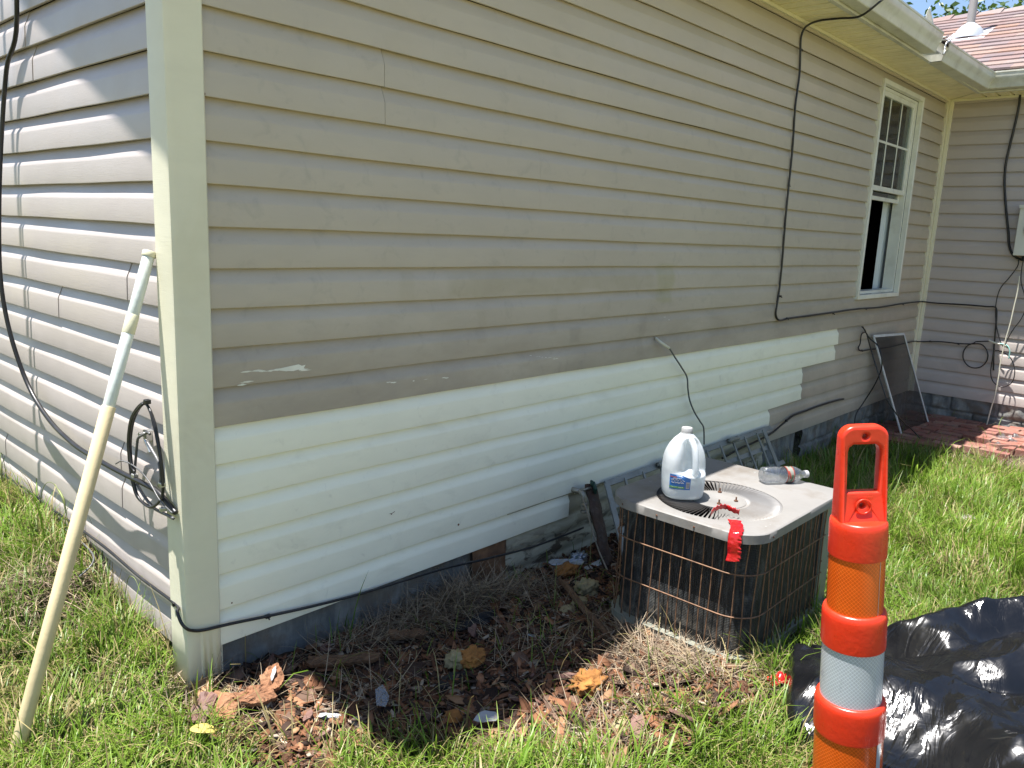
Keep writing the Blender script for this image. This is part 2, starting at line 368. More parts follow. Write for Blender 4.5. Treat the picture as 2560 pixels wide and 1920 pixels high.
def build_grass():
    xs = []; ys = []
    for (x0, x1, y0, y1, dn) in [(-1.4, 1.6, -2.2, 3.2, 22000), (1.6, 3.6, -3.2, 0, 13500), (3.6, 7, -4, 0, 8500), (-3, -1.4, -2, 4, 3000), (.6, 3, -3.6, -2.2, 3000)]:
        a, b = scatter(x0, x1, y0, y1, dn); xs.append(a); ys.append(b)
    x = np.concatenate(xs); y = np.concatenate(ys)
    keep = ~on_slab(x, y) & (rng.random(len(x)) > debris(x, y)*.97) & (rng.random(len(x)) > bricks_area(x, y)*.985)
    keep &= ~((x > 1.24) & (x < 1.93) & (y > -1.12) & (y < -.52)) & ~bagzone(x, y)
    clump = wn(x, y, 14, 5)*.6+wn(x, y, 37, 6)*.4
    keep &= rng.random(len(x)) < .45+.75*clump
    hole = (np.hypot(x+.3, y-.62) < .16) & (rng.random(len(x)) > .2); keep &= ~hole
    x = x[keep]; y = y[keep]; clump = clump[keep]
    P = np.stack([x, y, ground(x, y)-.004], -1)
    k = inview(P) | (rng.random(len(P)) < .25); P = P[k]; x = x[k]; y = y[k]; clump = clump[k]; N = len(P)
    h = rng.gamma(5, .0150, N)*(.55+.8*clump); h = np.clip(h, .02, .2)
    wall = smooth01(-np.hypot(np.maximum(x-(-.1), 0)*0+np.abs(x+.12), 0), -.25, 0)*(y > 0)
    h *= 1+.45*wall
    h *= 1+.35*((x > 3) & (y > -1.6))
    lean = np.abs(rng.normal(.5, .45, N)); az = wn(x, y, 6, 9)*9+rng.normal(0, 1.2, N); curl = np.abs(rng.normal(.55, .55, N))
    w = rng.uniform(.0022, .0042, N); wide = rng.random(N) < .03; w[wide] *= 2.1; h[wide] *= 1.35
    dist = np.hypot(x-CP[0], y-CP[1]); w *= 1+.12*np.clip(dist-3, 0, 5)
    r = rng.random((N, 1)); g1 = np.array([.075, .175, .015]); g2 = np.array([.17, .27, .038]); g3 = np.array([.026, .080, .008])
    col = g1*(1-r)+g2*r; s = (wn(x, y, 4.2, 3)[:, None]); col = col*(.35+.65*s)+g3*(.65-.65*s)
    near = smooth01(x, -.4, .5)*(1-smooth01(x, 1.5, 2.6))
    dry = rng.random(N) < .13+.22*(wn(x, y, 7, 11) > .62)+.22*smooth01(debris(x, y), .0, .5)+.12*(x < .2)
    dc = np.array([.30, .25, .125])*rng.uniform(.6, 1.1, (N, 1)); col[dry] = dc[dry]
    tip = col*1.15+np.array([.05, .04, .0])
    blades('grass', P, h, w, lean, az, curl, col, M_grass, 'green lawn grass with dry blades mixed in', 5, tip)
    print('grass blades', N)
build_grass()
def flatstems(n, fx, mat, name, label, cols, hmin, hmax, zof=.0, wmin=.0015, wmax=.003):
    x, y, zr = fx(n); N = len(x)
    P = np.stack([x, y, ground(x, y)+zr*rng.random(N)], -1)
    h = rng.uniform(hmin, hmax, N); az = rng.uniform(0, 6.28, N)
    lean = rng.normal(1.36, .2, N); curl = rng.normal(.12, .35, N)
    w = rng.uniform(wmin, wmax, N); c = np.array(cols)[rng.integers(0, len(cols), N)]*rng.uniform(.55, 1.15, (N, 1))
    return blades(name, P, h, w, lean, az, curl, c, mat, label, 5, None, .93)
def thatch(n):
    x = np.concatenate([rng.uniform(-1.4, 2.6, n), rng.uniform(2, 6, n//3)]); y = np.concatenate([rng.uniform(-2, 2.8, n), rng.uniform(-3, -.1, n//3)])
    k = ~on_slab(x, y) & ~((x > 1.24) & (x < 1.93) & (y > -1.12) & (y < -.52)) & (rng.random(len(x)) > .97*(debris(x, y) > .35)); x = x[k]; y = y[k]
    P = np.stack([x, y, ground(x, y)], -1); k = inview(P); x = x[k]; y = y[k]
    return x, y, np.full(len(x), .03)
flatstems(30000, thatch, M_straw, 'thatch', 'matted dry grass stems lying under the lawn', [(.28, .23, .12), (.2, .17, .10), (.15, .17, .06), (.10, .13, .035)], .03, .09, wmin=.0018, wmax=.0032)
def straw_area(n):
    xs = []; ys = []; zs = []
    def pile(cx, cy, sx, sy, m, z, rot=0):
        a = rng.normal(0, sx, m); b = rng.normal(0, sy, m); c, s = math.cos(rot), math.sin(rot)
        X = cx+a*c-b*s; Y = cy+a*s+b*c; X0 = X; xs.append(X); ys.append(Y); zs.append(np.full(m, z)*np.exp(-(a/sx)**2/3-(b/sy)**2/3))
    pile(.92, -.11, .20, .06, 1900, .09); pile(.5, -.1, .13, .05, 300, .04); pile(1.25, -.16, .16, .08, 420, .04)
    pile(1.10, -.95, .05, .13, 850, .03, .15); pile(1.17, -.75, .03, .12, 300, .03); pile(.95, -.45, .2, .15, 230, .02)
    pile(.75, -.62, .25, .16, 260, .02); pile(.3, -.40, .14, .07, 160, .02); pile(.0, -.17, .05, .07, 160, .03)
    pile(.6, -1.0, .25, .08, 500, .02); pile(1.55, -1.3, .25, .07, 300, .03); pile(-.16, -.02, .06, .12, 160, .04)
    pile(5.5, -1.1, .25, .25, 1500, .02); pile(6.1, -1.0, .4, .3, 900, .02); pile(-.28, .62, .09, .1, 500, .02)
    x = np.concatenate(xs); y = np.concatenate(ys); z = np.concatenate(zs); k = ~on_slab(x, y-.01); return x[k], y[k], z[k]
flatstems(0, straw_area, M_straw, 'straw', 'loose pale straw heaped against the foundation', [(.30, .235, .155), (.22, .165, .11), (.36, .29, .2), (.15, .105, .07)], .06, .21, wmin=.0012, wmax=.0026)

def build_chips():
    N = 17000; x = rng.uniform(-.15, 2.1, N*2); y = rng.uniform(-1.45, -.02, N*2)
    k = (rng.random(2*N) < debris(x, y)**.7) & ~((x > 1.22) & (y > -1.14) & (y < -.5)); x = x[k]; y = y[k]; N = len(x)
    h = ground(x, y)+rng.uniform(0, .02, N)
    a = rng.gamma(1.6, .0052, N)+.004; b = a*rng.uniform(.18, .75, N); t = rng.uniform(.0015, .005, N)
    az = rng.uniform(0, 6.28, N); tx = rng.normal(0, .4, N); ty = rng.normal(0, .4, N)
    base = np.array([(-1,-1,0),(.2,-1.2,0),(1,-.6,0),(1.1,.8,0),(-.1,1,0),(-1,.7,0)])
    V = np.zeros((N, 12, 3)); jit = rng.uniform(.65, 1.25, (N, 6, 1))
    p = base[None]*jit; p[..., 0] *= a[:, None]; p[..., 1] *= b[:, None]
    ca, sa = np.cos(az)[:, None], np.sin(az)[:, None]
    X = p[..., 0]*ca-p[..., 1]*sa; Y = p[..., 0]*sa+p[..., 1]*ca; Z = X*tx[:, None]+Y*ty[:, None]
    V[:, :6] = np.stack([X+x[:, None], Y+y[:, None], Z+h[:, None]], -1); V[:, 6:] = V[:, :6]; V[:, 6:, 2] += t[:, None]
    bi = (np.arange(N)*12)[:, None]
    F = np.concatenate([bi+np.array([[6, 7, 8, 11]]), bi+np.array([[8, 9, 10, 11]])]+[bi+np.array([[i, (i+1) % 6, 6+(i+1) % 6, 6+i]]) for i in range(6)], 1).reshape(-1, 4)
    cols = np.array([(.20, .09, .045), (.12, .055, .03), (.30, .15, .08), (.05, .03, .022), (.33, .19, .1), (.16, .1, .07), (.4, .33, .25)])
    c = cols[rng.choice(7, N, p=[.22, .26, .08, .22, .03, .14, .05])]*rng.uniform(.4, 1.0, (N, 1))
    npmesh('wood_chips', V.reshape(-1, 3), F, M_chip, np.repeat(c, 12, 0), False, 'small crumbs and chips of rotten brown wood', 'stuff')
build_chips()

# ================================================================== HOUSE
C = .1143; XB = -.08; XC = 6.72
house = empty('house', (3.3, .02, -.2), 'taupe vinyl sided one storey house with white siding patch and cream eaves', 'house')
PROF = [(0., .0146), (.012, .0160), (.03, .0162), (.30, .0155), (.58, .0145), (.60, .0142), (.66, .0121), (.72, .0092), (.80, .0050), (.88, .0018), (.94, -.0010), (1.03, -.0035)]
def prof_at(t):
    for (a, p), (b, q) in zip(PROF, PROF[1:]):
        if a <= t <= b: return p+(q-p)*(t-a)/(b-a)
    return PROF[-1][1]
def sid(mb, pt, k, s0, s1, proud=0., zlo=-9, zhi=99, step=.12, under=True, wav=.0012, prof=None, ragged=0):
    """one course of siding; pt(s, d, z) -> world"""
    n = max(2, int((s1-s0)/step)+1); z0 = k*C
    ts = sorted(set([max(0., (zlo-z0)/C)] + [t for t, _ in PROF if (zlo-z0)/C < t < (zhi-z0)/C] + [min(1.03, (zhi-z0)/C)]))
    ts = [t for t in ts if t >= 0]
    if len(ts) < 2 or ts[-1] <= ts[0]: return
    low = ts[0] <= 0.0001
    vs = []; m = 0
    for i in range(n):
        s = s0+(s1-s0)*i/(n-1)
        wv = wav*(math.sin(s*3.1+k*2.3)+.6*math.sin(s*7.7+k*5.1)); zw = .0011*math.sin(s*2.2+k*1.7)+.0006*math.sin(s*9+k)
        col = []
        if low and under: col.append(pt(s, -.002+proud, z0+zw+.004)); col.append(pt(s, .011+proud+wv, z0+zw))
        for t in ts:
            ss = s
            if ragged and i == n-1: ss = s+ragged*(noise.noise((t*5, k*3.3, 1.)))
            col.append(pt(ss, prof_at(t)+proud+wv*(1-t*.8), z0+t*C+zw))
        m = len(col); vs += col
    mb.add(vs, [(i*m+j, (i+1)*m+j, (i+1)*m+j+1, i*m+j+1) for i in range(n-1) for j in range(m-1)])
    for e in (0, n-1):   # close the cut ends so that seams show a real edge
        b = e*m; back = [pt(s0 if e == 0 else s1, -.004, z0+t*C) for t in (ts[-1], ts[0])]
        bb = len(vs)
        mb.add(vs[b:b+m]+back, [tuple(range(m+2))])
ptA = lambda s, d, z: (s, -d, z)
ptB = lambda s, d, z: (XB-d, s, z)
ptC = lambda s, d, z: (XC-d, -s, z)
WX0, WX1, WZ0, WZ1 = 5.045, 5.98, .893, 2.458
seams = {14: .608, 15: .605, 13: 1.392, 12: 1.388, 11: 5.1, 10: 2.72, 9: 2.71, 18: 2.93, 19: 2.93, 17: 2.93, 5: 4.55, 6: 4.55, 16: 4.24, 20: 4.6, 8: 3.9, 7: 3.9, 21: 1.9}
seams = {14: .608, 15: .605, 12: 1.39, 13: 1.385, 10: 2.72, 9: 2.715, 18: 2.93, 19: 2.93, 15.5: 0, 6: 4.33, 5: 4.33, 16: 4.24, 8: 3.95, 11: 3.93, 17: 4.24, 7: 4.0}
mb = MB(); TOP = 2.545
for k in range(0, 23):
    z = k*C; sp = seams.get(k)
    lo = 0. if k >= 6 else (4.78 if k >= 4 else (4.2 if k >= 2 else 3.745))
    if k < 6: lo -= .03
    parts = []
    if sp and lo < sp: parts = [(lo, sp, .0026), (sp+.0035, XC, 0.)]
    else: parts = [(lo, XC, 0.)]
    for a, b, pr in parts:
        z1 = z+C*1.03
        if z1 <= WZ0 or z >= WZ1: sid(mb, ptA, k, a, b, pr, zhi=TOP)
        else:
            if a < WX0: sid(mb, ptA, k, a, min(b, WX0), pr, zhi=TOP)
            if b > WX1: sid(mb, ptA, k, max(a, WX1), b, pr, zhi=TOP)
            if z < WZ0: sid(mb, ptA, k, max(a, WX0), min(b, WX1), pr, zhi=WZ0)
            if z1 > WZ1: sid(mb, ptA, k, max(a, WX0), min(b, WX1), pr, zlo=WZ1, zhi=TOP)
mb.build('long_wall_siding', M_taupe, house, True, angle=11)
# white patch replacing the lower courses
mb = MB()
for k, x1 in ((5, 4.79), (4, 4.765), (3, 4.21), (2, 4.225), (1, 3.75), (0, 1.70)):
    sid(mb, ptA, k, 0., x1, .004, zlo=k*C+(.0 if k else .0), wav=.0022, ragged=.02)
# turned-down lip under the patch between the faucet and its end
mb.grid(lambda u, v: (1.74+u*2.0, -.016+.006*v, C-.0-.018*v+.002*math.sin(u*20)), 30, 3)
o = mb.build('siding_patch', M_cream, house, True, angle=11); tag(o, 'white vinyl siding patch with stepped right end')
# old stained corrugated siding showing under the patch
mb = MB()
def oldsid(u, v):
    x = 1.29+u*2.45; z = .11-v*.36; t = (z/.09) % 1
    return (x, -.001-.010*abs(math.sin(z*math.pi/.085))-.002*math.sin(x*3), z)
mb.grid(oldsid, 40, 40); o = mb.build('old_siding', M_oldcream, house, True); tag(o, 'rotten stained cream siding under the patch')
# sheathing board shown in the gap
M_rotboard = plain('rotted_brown_board', (.17, .09, .045), .9, var=.5, scale=14, bump=.003, bscale=40, dirt=(.05, .03, .02), dirtamt=.6)
mb = MB(); mb.grid(lambda u, v: (1.085+u*.2, -.012-.006*noise.noise((u*5, v*5, 2)), .04-v*.26+.012*noise.noise((u*6, v, 0))), 12, 14)
mb.build('rotted_board', M_rotboard, house, True)
# gable wall
mb = MB(); gse = {1: 1.75, 2: 1.68, 8: .9, 9: .3, 4: .42, 3: .42, 15: 1.0, 16: 1.05, 17: .62, 12: 2.5, 6: 2.4, 5: 2.4}
for k in range(0, 30):
    y0 = .07; z = k*C
    if z > 2.45: y0 = max(.07, (z-2.5)/.5)
    sp = gse.get(k)
    if sp and sp > y0+.1: sid(mb, ptB, k, y0, sp, 0.); sid(mb, ptB, k, sp+.003, 6.4, .0022)
    else: sid(mb, ptB, k, y0, 6.4)
mb.build('gable_wall_siding', M_taupe_gable, house, True, angle=11)
# rear wing wall
mb = MB(); cse = {3: .9, 9: 1.7, 12: 1.5, 15: 2.1}
for k in range(0, 23):
    sp = cse.get(k)
    if sp: sid(mb, ptC, k, .04, sp, 0., zhi=TOP); sid(mb, ptC, k, sp+.002, 5.2, .0018, zhi=TOP)
    else: sid(mb, ptC, k, .04, 5.2, zhi=TOP)
mb.build('rear_wing_siding', M_taupe_gable, house, True, angle=11)
# solid wall cores so that no light leaks
mb = MB()
mb.box((XB+.012, .012, .05), (WX0, .11, 2.6)).box((WX1, .012, .05), (XC+.1, .11, 2.6)).box((WX0, .012, .05), (WX1, .11, WZ0+.004)).box((WX0, .012, WZ1-.004), (WX1, .11, 2.6))
mb.box((XB+.012, .11, .05), (XB+.1, 6.4, 2.6)).box((XC+.012, -5.2, .05), (XC+.1, .012, 2.6))
mb.add([(XB+.012, .12, 2.6), (XB+.012, 6.4, 2.6), (XB+.012, 6.4, 3.6), (XB+.012, 3.2, 4.1), (XB+.1, .12, 2.6), (XB+.1, 6.4, 2.6), (XB+.1, 6.4, 3.6), (XB+.1, 3.2, 4.1)], [(0,1,2,3),(4,7,6,5),(0,3,7,4)])
mb.build('wall_core', M_dark, house)
# corner post: outer L shaped trim, lower end torn
mb = MB()
px = [(.0, -.012), (.0, -.024), (-.004, -.027), (-.098, -.027), (-.1045, -.0245), (-.107, -.018), (-.107, .069), (-.104, .073), (-.092, .073)]
def post_z(i, x, y):
    return {0: -.075, 1: -.075, 2: -.072}.get(i, -.125)
segs = 14; vs = []
cols = []
for i, (x, y) in enumerate(px):
    zb = post_z(i, x, y); cols.append([(x, y, zb+(2.56-zb)*j/segs) for j in range(segs+1)])
# torn lower edge on the right face: dense columns between x=-.098 and x=-.004
tear = [(-.098, -.150), (-.088, -.135), (-.078, -.118), (-.066, -.085), (-.062, -.062), (-.058, -.09), (-.048, -.102), (-.04, -.085), (-.03, -.092), (-.018, -.085), (-.01, -.1), (-.004, -.098)]
cols = [cols[0], cols[1]] + [[(x, -.027, zb+(2.56-zb)*j/segs) for j in range(segs+1)] for x, zb in tear[::-1]] + cols[4:]
for k, c in enumerate(cols):
    if k >= 14: cols[k] = [(x, y, z if j else -.165+ (.0 if k < 17 else .05)) for j, (x, y, z) in enumerate(c)]
n = segs+1
mb.add([p for c in cols for p in c], [(i*n+j, i*n+j+1, (i+1)*n+j+1, (i+1)*n+j) for i in range(len(cols)-1) for j in range(segs)])
o = mb.build('corner_post', M_trim, house, True, angle=35); tag(o, 'cream corner post with torn lower end')
md = o.modifiers.new('t', 'SOLIDIFY'); md.thickness = .0022; md.offset = -1
# nail flange with slots beside the post
mb = MB(); mb.box((.001, -.006, -.1), (.014, -.003, .0)); mb.build('nail_flange', M_trim, house)
mb = MB(); [mb.box((.005, -.0075, z), (.009, -.0061, z+.016)) for z in (-.03, -.06, -.09)]; mb.build('flange_slot', M_dark, house)
# rotted sill timber under post
mb = MB()
for i in range(26):
    x = random.uniform(-.095, .03); y = random.uniform(-.045, -.028) if i % 3 else random.uniform(-.02, .02); h = random.uniform(.03, .12)
    a = Vector((x, y, -.19)); b = a+Vector((random.uniform(-.02, .03), random.uniform(-.02, .0), h)); mb.bar(a, b, random.uniform(.006, .018), random.uniform(.003, .008))
mb.build('splintered_sill', M_rotboard, house)
# inside corner trim
mb = MB(); mb.box((XC-.064, -.027, 0.), (XC-.012, .0, 2.55)); mb.box((XC-.027, -.056, .0), (XC-.0, -.0275, 2.55)); cutbox(mb.build('inside_corner_trim', M_trim, house), .003)
# foundation: smooth near the post, split-face blocks further right and under the rear wing
def fblocks(mb, pt, s0, s1, rough=True, z0=-.42, z1=.03, d0=-.02, step=.016):
    bw, bh = .37, .148; ns = int((s1-s0)/step); nz = int((z1-z0)/step)
    def fn(u, v):
        s = s0+(s1-s0)*u; z = z1-(z1-z0)*v; row = math.floor((.024-z)/bh); ss = s+(.185 if row % 2 else 0)
        fs = (ss/bw) % 1; fz = ((.024-z)/bh) % 1
        e = min(fs*bw, (1-fs)*bw, fz*bh, (1-fz)*bh); j = min(1, e/.010)
        bid = math.floor(ss/bw)*7+row*13
        r = noise.noise((s*9, z*11, bid*1.7))*.016+noise.noise((s*24, z*24, bid))*.007 if rough else noise.noise((s*5, z*5, 0))*.003
        return pt(s, d0+j*(.022 if rough else .005)+r*j, z)
    mb.grid(fn, ns, nz)
mb = MB(); fblocks(mb, ptA, XB, 1.1, False); fblocks(mb, ptA, 1.28, 4.27, False, step=.03)
mb.build('smooth_foundation', M_found, house, True)
mb = MB(); fblocks(mb, ptA, 4.33, XC, True, d0=-.014, step=.010); fblocks(mb, ptC, 0., 1.8, True, d0=-.016, step=.010); fblocks(mb, ptC, 1.8, 5.2, True, d0=-.016, step=.03)
mb.build('split_face_foundation', M_found, house, True)
mb = MB(); fblocks(mb, ptB, .04, 6.4, False, d0=-.02, step=.04); mb.build('gable_foundation', M_found, house, True)
# soffit
mb = MB()
def soff(pt, s0, s1, o0, o1):
    n = int((s1-s0)/.0254*1.0); vs = []
    p = .1016
    pr = [(0, 0), (.046, 0), (.047, .006), (.050, .006), (.051, .0), (.086, .0), (.087, .02), (.1005, .02)]
    s = s0; pts = []
    while s < s1:
        for a, h in pr: pts.append((s+a, h))
        s += p
    for s, h in pts: vs += [pt(min(s, s1), o0, 2.552+h), pt(min(s, s1), o1, 2.552+h)]
    mb.add(vs, [(2*i, 2*i+1, 2*i+3, 2*i+2) for i in range(len(pts)-1)])
soff(ptA, -.37, XC-.30, -.0, .292); soff(ptC, .0, 5.2, -.0, .292)
mb.add([(XC-.3, 0, 2.5525), (XC, 0, 2.5525), (XC, -.29, 2.5525), (XC-.3, -.29, 2.5525)], [(0, 1, 2, 3)])
mb.build('soffit', M_soffit, house)
mb = MB(); mb.box((0, -.030, 2.532), (XC-.03, -.0, 2.551)); mb.box((XC-.030, -5.2, 2.532), (XC, -.03, 2.551))
mb.tube([(XC-.02, -.02, 2.549), (XC-.3, -.3, 2.549)], .004)
cutbox(mb.build('soffit_channel', M_trim, house), .002)
# fascia
mb = MB(); mb.box((-.37, -.312, 2.538), (XC-.3, -.292, 2.70)); mb.box((-.37, -.318, 2.538), (XC-.318, -.3125, 2.55)); mb.box((XC-.312, -5.2, 2.538), (XC-.292, -.3125, 2.70)); mb.box((XC-.318, -5.2, 2.538), (XC-.3125, -.3185, 2.55))
mb.build('fascia', M_gutter, house)
mb = MB()   # rake board and its soffit on the gable
y0r = -.31; zr = lambda y: 2.52+.54*(y+.31)
for (ya, yb, s) in ((-.31, 3.2, 1), ):
    mb.add([(-.37, ya, zr(ya)-.02), (-.37, yb, zr(yb)-.02), (-.37, yb, zr(yb)+.19), (-.37, ya, zr(ya)+.19), (-.345, ya, zr(ya)-.02), (-.345, yb, zr(yb)-.02), (-.345, yb, zr(yb)+.19), (-.345, ya, zr(ya)+.19)],
           [(0, 1, 2, 3), (4, 7, 6, 5), (0, 4, 5, 1), (3, 2, 6, 7), (0, 3, 7, 4)])
    mb.add([(-.345, ya, zr(ya)-.005), (XB, ya, zr(ya)-.005), (XB, yb, zr(yb)-.005), (-.345, yb, zr(yb)-.005)], [(0, 1, 2, 3)])
mb.build('rake_board', M_gutter, house)
# gutter (K style profile swept)
GPR = [(.0, .118), (.0, .004), (.004, .0), (.078, .0), (.083, .004), (.090, .030), (.098, .048), (.112, .066), (.116, .082), (.116, .108), (.120, .112), (.120, .122), (.112, .124), (.110, .116), (.112, .108), (.112, .083), (.108, .069), (.094, .051), (.086, .032), (.079, .006), (.004, .004)]
def gutter(mb, pt, s0, s1, zb=2.552, dz=0, m0=0, m1=0, sag=0):
    n = 16; vs = []
    for i in range(n+1):
        t = i/n
        for d, z in GPR: s = s0+(s1-s0)*t + (m1*d if i == n else 0) + (m0*d if i == 0 else 0); vs.append(pt(s, .313+d, zb+z+dz*t-sag*math.sin(math.pi*t)))
    k = len(GPR); mb.add(vs, [(i*k+j, i*k+j+1, (i+1)*k+j+1, (i+1)*k+j) for i in range(n) for j in range(k-1)])
mb = MB(); gutter(mb, ptA, -.37, 4.86, 2.556); mb.add([(-.37, -.313-d, 2.556+z) for d, z in GPR[:13]], [tuple(range(13))])
o = mb.build('gutter', M_gutter, house, True, angle=35); tag(o, 'long gutter section with open right end')
mb = MB(); gutter(mb, ptA, 5.02, XC-.313, 2.528, .022, 0, -1); o = mb.build('gutter', M_gutter, house, True, angle=35); tag(o, 'short slipped gutter section at the inside corner')
mb = MB(); gutter(mb, ptC, .313, 5.2, 2.552, 0, 1, 0); o = mb.build('gutter', M_gutter, house, True, angle=35); tag(o, 'gutter along the rear wing eave')
mb = MB(); mb.tube([(4.9, -.32, 2.66), (4.9, -.43, 2.655), (4.93, -.44, 2.67)], .0035, 6); mb.tube([(4.915, -.32, 2.645), (4.915, -.445, 2.64)], .003, 6)
mb.tube([(4.98, -.436, 2.672), (4.955, -.45, 2.64), (4.90, -.445, 2.62), (4.885, -.44, 2.585), (4.86, -.45, 2.56), (4.85, -.447, 2.535)], .005, 7, 4)
mb.build('gutter_hanger', M_clip, house, True)
mb = MB(); mb.box((4.80, -.3155, 2.545), (4.97, -.3135, 2.665)); mb.box((4.86, -.40, 2.567), (4.97, -.3160, 2.572)); mb.build('splice_plate', plain('bare_metal_plate', (.5, .54, .55), .3, .4), house)
# roofs
SH = .14
def roof(mb, pt, run, s0, s1, slope, z0, e0):
    """stepped shingle courses; pt(s, out, z)"""
    L = math.hypot(1, slope); n = int(run*L/SH); uv = []
    for k in range(n):
        a = k*SH/L; b = (k+1)*SH/L+.02; za = z0+a*slope; zb2 = z0+b*slope
        m = int((s1-s0)/.22*2); 
        vs = []
        for i in range(m+1):
            s = s0+(s1-s0)*i/m; tab = .003*((hash((k*31+i//2*7)) % 5)/4.)
            vs += [pt(s, e0-a, za-.002), pt(s, e0-a, za+.013+tab), pt(s, e0-b, zb2+.001)]
        mb.add(vs, [(3*i, 3*i+3, 3*i+4, 3*i+1) for i in range(m)]+[(3*i+1, 3*i+4, 3*i+5, 3*i+2) for i in range(m)])
def uvbox(o, fx):
    me = o.data; uv = me.uv_layers.new(name='UVMap'); co = [v.co for v in me.vertices]; L = wloc(o.parent)
    for lp in me.loops: p = co[lp.vertex_index]+L; uv.data[lp.index].uv = fx(p)
mb = MB(); roof(mb, ptA, 3.6, -.40, 9.2, .5, 2.69, .36)
o = mb.build('main_roof', M_shingle, house); uvbox(o, lambda p: (p.x, (p.y+.36)*1.118+.003))
mb = MB(); roof(mb, ptC, 2.2, -4.5, 5.4, .45, 2.69, .40); 
o = mb.build('rear_wing_roof', M_shingle, house); uvbox(o, lambda p: (p.y*1., (p.x-XC+.40)*1.0966+.003))
XR = XC-.40+2.2; ZR = 2.69+.45*2.2
mb = MB()   # ridge caps, each lifted at its butt, and back slope
for i in range(34):
    y = -5.2+i*.23
    mb.add([(XR-.14, y, ZR-.05), (XR, y, ZR+.03), (XR+.14, y, ZR-.05), (XR-.14, y+.29, ZR-.062), (XR, y+.29, ZR+.008), (XR+.14, y+.29, ZR-.062), (XR-.14, y, ZR-.062), (XR, y, ZR+.012), (XR+.14, y, ZR-.062)], [(0, 1, 4, 3), (1, 2, 5, 4), (0, 6, 7, 1), (1, 7, 8, 2)])
mb.add([(XR, -5.4, ZR), (XR+3, -5.4, ZR-1.35), (XR+3, 4.5, ZR-1.35), (XR, 4.5, ZR)], [(0, 1, 2, 3)])
mb.add([(-.40, 3.24, 2.69+1.8), (9.2, 3.24, 2.69+1.8), (9.2, 7, 2.6), (-.40, 7, 2.6)], [(0, 1, 2, 3)])
o = mb.build('roof_ridge', M_shingle, house); uvbox(o, lambda p: (p.y+p.x*.3, p.z*.2))
# vent pipe + flashing on the wing roof
M_pipe = plain('grey_vent_pipe', (.33, .32, .31), .5, .2, var=.1)
M_flash = plain('galvanised_flashing', (.62, .64, .66), .35, .5, var=.06)
vb = Vector((7.60, .14, 0)); vb.z = 2.69+.45*(vb.x-XC+.40)
mb = MB(); mb.tube([vb+Vector((0, 0, -.1)), vb+Vector((0, 0, 1.3))], .036, 20); vp = mb.build('vent_pipe', M_pipe, house, True, angle=50)
tl = Matrix.Translation(vb+Vector((0, 0, -.01)))
mb = MB(); mb.lathe([(.13, -.02), (.115, .05), (.085, .085), (.05, .11), (.037, .12)], 28, tl)
R24 = Matrix.Rotation(-math.atan(.45), 4, 'Y'); mb.box((-.2, -.17, -.002), (.2, .17, .004))
mb.v[-8:] = [tuple(tl @ (R24 @ Vector(v))+Vector((0, 0, .016))) for v in mb.v[-8:]]
mb.build('pipe_flashing', M_flash, house, True, angle=40)
# loose curved piece of white flashing standing in the gutter
mb = MB(); mb.grid(lambda u, v: (4.72+u*.19, -.40+.05*math.sin(v*2.4)+.02*u, 2.66+v*.15-u*.06), 10, 10); o = mb.build('loose_flashing', plain('white_sheet', (.75, .75, .7), .4), house, True); o.modifiers.new('t', 'SOLIDIFY').thickness = .002

# window
mb = MB(); W_ = (WX0, WX1, WZ0, WZ1)
def frame(mb, x0, x1, z0, z1, t, y0, y1):
    mb.box((x0, y0, z0), (x0+t, y1, z1)).box((x1-t, y0, z0), (x1, y1, z1)).box((x0+t, y0, z0), (x1-t, y1, z0+t)).box((x0+t, y0, z1-t), (x1-t, y1, z1))
win = empty('window', (5.51, .0, WZ0)); win.location = Vector((5.51, .0, WZ0))-Vector(house.location); win.parent = house
tag(win, None)
frame(mb, WX0-.004, WX1+.004, WZ0-.004, WZ1+.004, .032, -.034, .004)
cutbox(mb.build('window_frame', M_winframe, win), .003)
ZM = 1.72
mb = MB(); frame(mb, WX0+.03, WX1-.03, WZ0+.03, WZ1-.03, .022, .005, .09); mb.build('window_jamb', M_winframe, win)
mb = MB(); frame(mb, WX0+.05, WX1-.05, ZM-.02, WZ1-.05, .036, .012, .036)
o = mb.build('upper_sash', M_winframe, win); cutbox(o, .002)
mb = MB(); frame(mb, WX0+.055, WX1-.055, ZM-.085, WZ1-.3, .03, .045, .066); cutbox(mb.build('raised_lower_sash', M_winframe, win), .002)
mb = MB(); gx0, gx1, gz0, gz1 = WX0+.086, WX1-.086, ZM+.016, WZ1-.086
for i in (1, 2): x = gx0+(gx1-gx0)*i/3; mb.box((x-.008, .018, gz0), (x+.008, .022, gz1))
z = gz0+(gz1-gz0)*.5; mb.box((gx0, .0176, z-.008), (gx1, .0224, z+.008)); mb.build('muntin', M_winframe, win)
mb = MB(); mb.box((gx0-.01, .025, gz0-.01), (gx1+.01, .028, gz1+.01)); mb.build('upper_pane', M_glass, win)
mb = MB(); mb.box((gx0-.01, .055, ZM-.06), (gx1+.01, .058, WZ1-.33)); mb.build('lower_pane', M_glass, win)
mb = MB(); frame(mb, 0, 0, 0, 0, 0, 0, 0) if 0 else None
mb.box((WX0-.6, .9, .6), (WX1+.6, .92, 2.6)).box((WX0-.6, .112, .6), (WX0-.58, .9, 2.6)).box((WX1+.58, .112, .6), (WX1+.6, .9, 2.6)).box((WX0-.6, .112, .58), (WX1+.6, .9, .6)).box((WX0-.6, .112, 2.6), (WX1+.6, .9, 2.62))
mb.build('room_interior', M_dark, win)
mb = MB(); mb.grid(lambda u, v: (WX0+.76+u*.24, .125+.006*math.sin(u*26), .9+v*.80), 40, 3); o = mb.build('curtain', M_curtain, win, True)
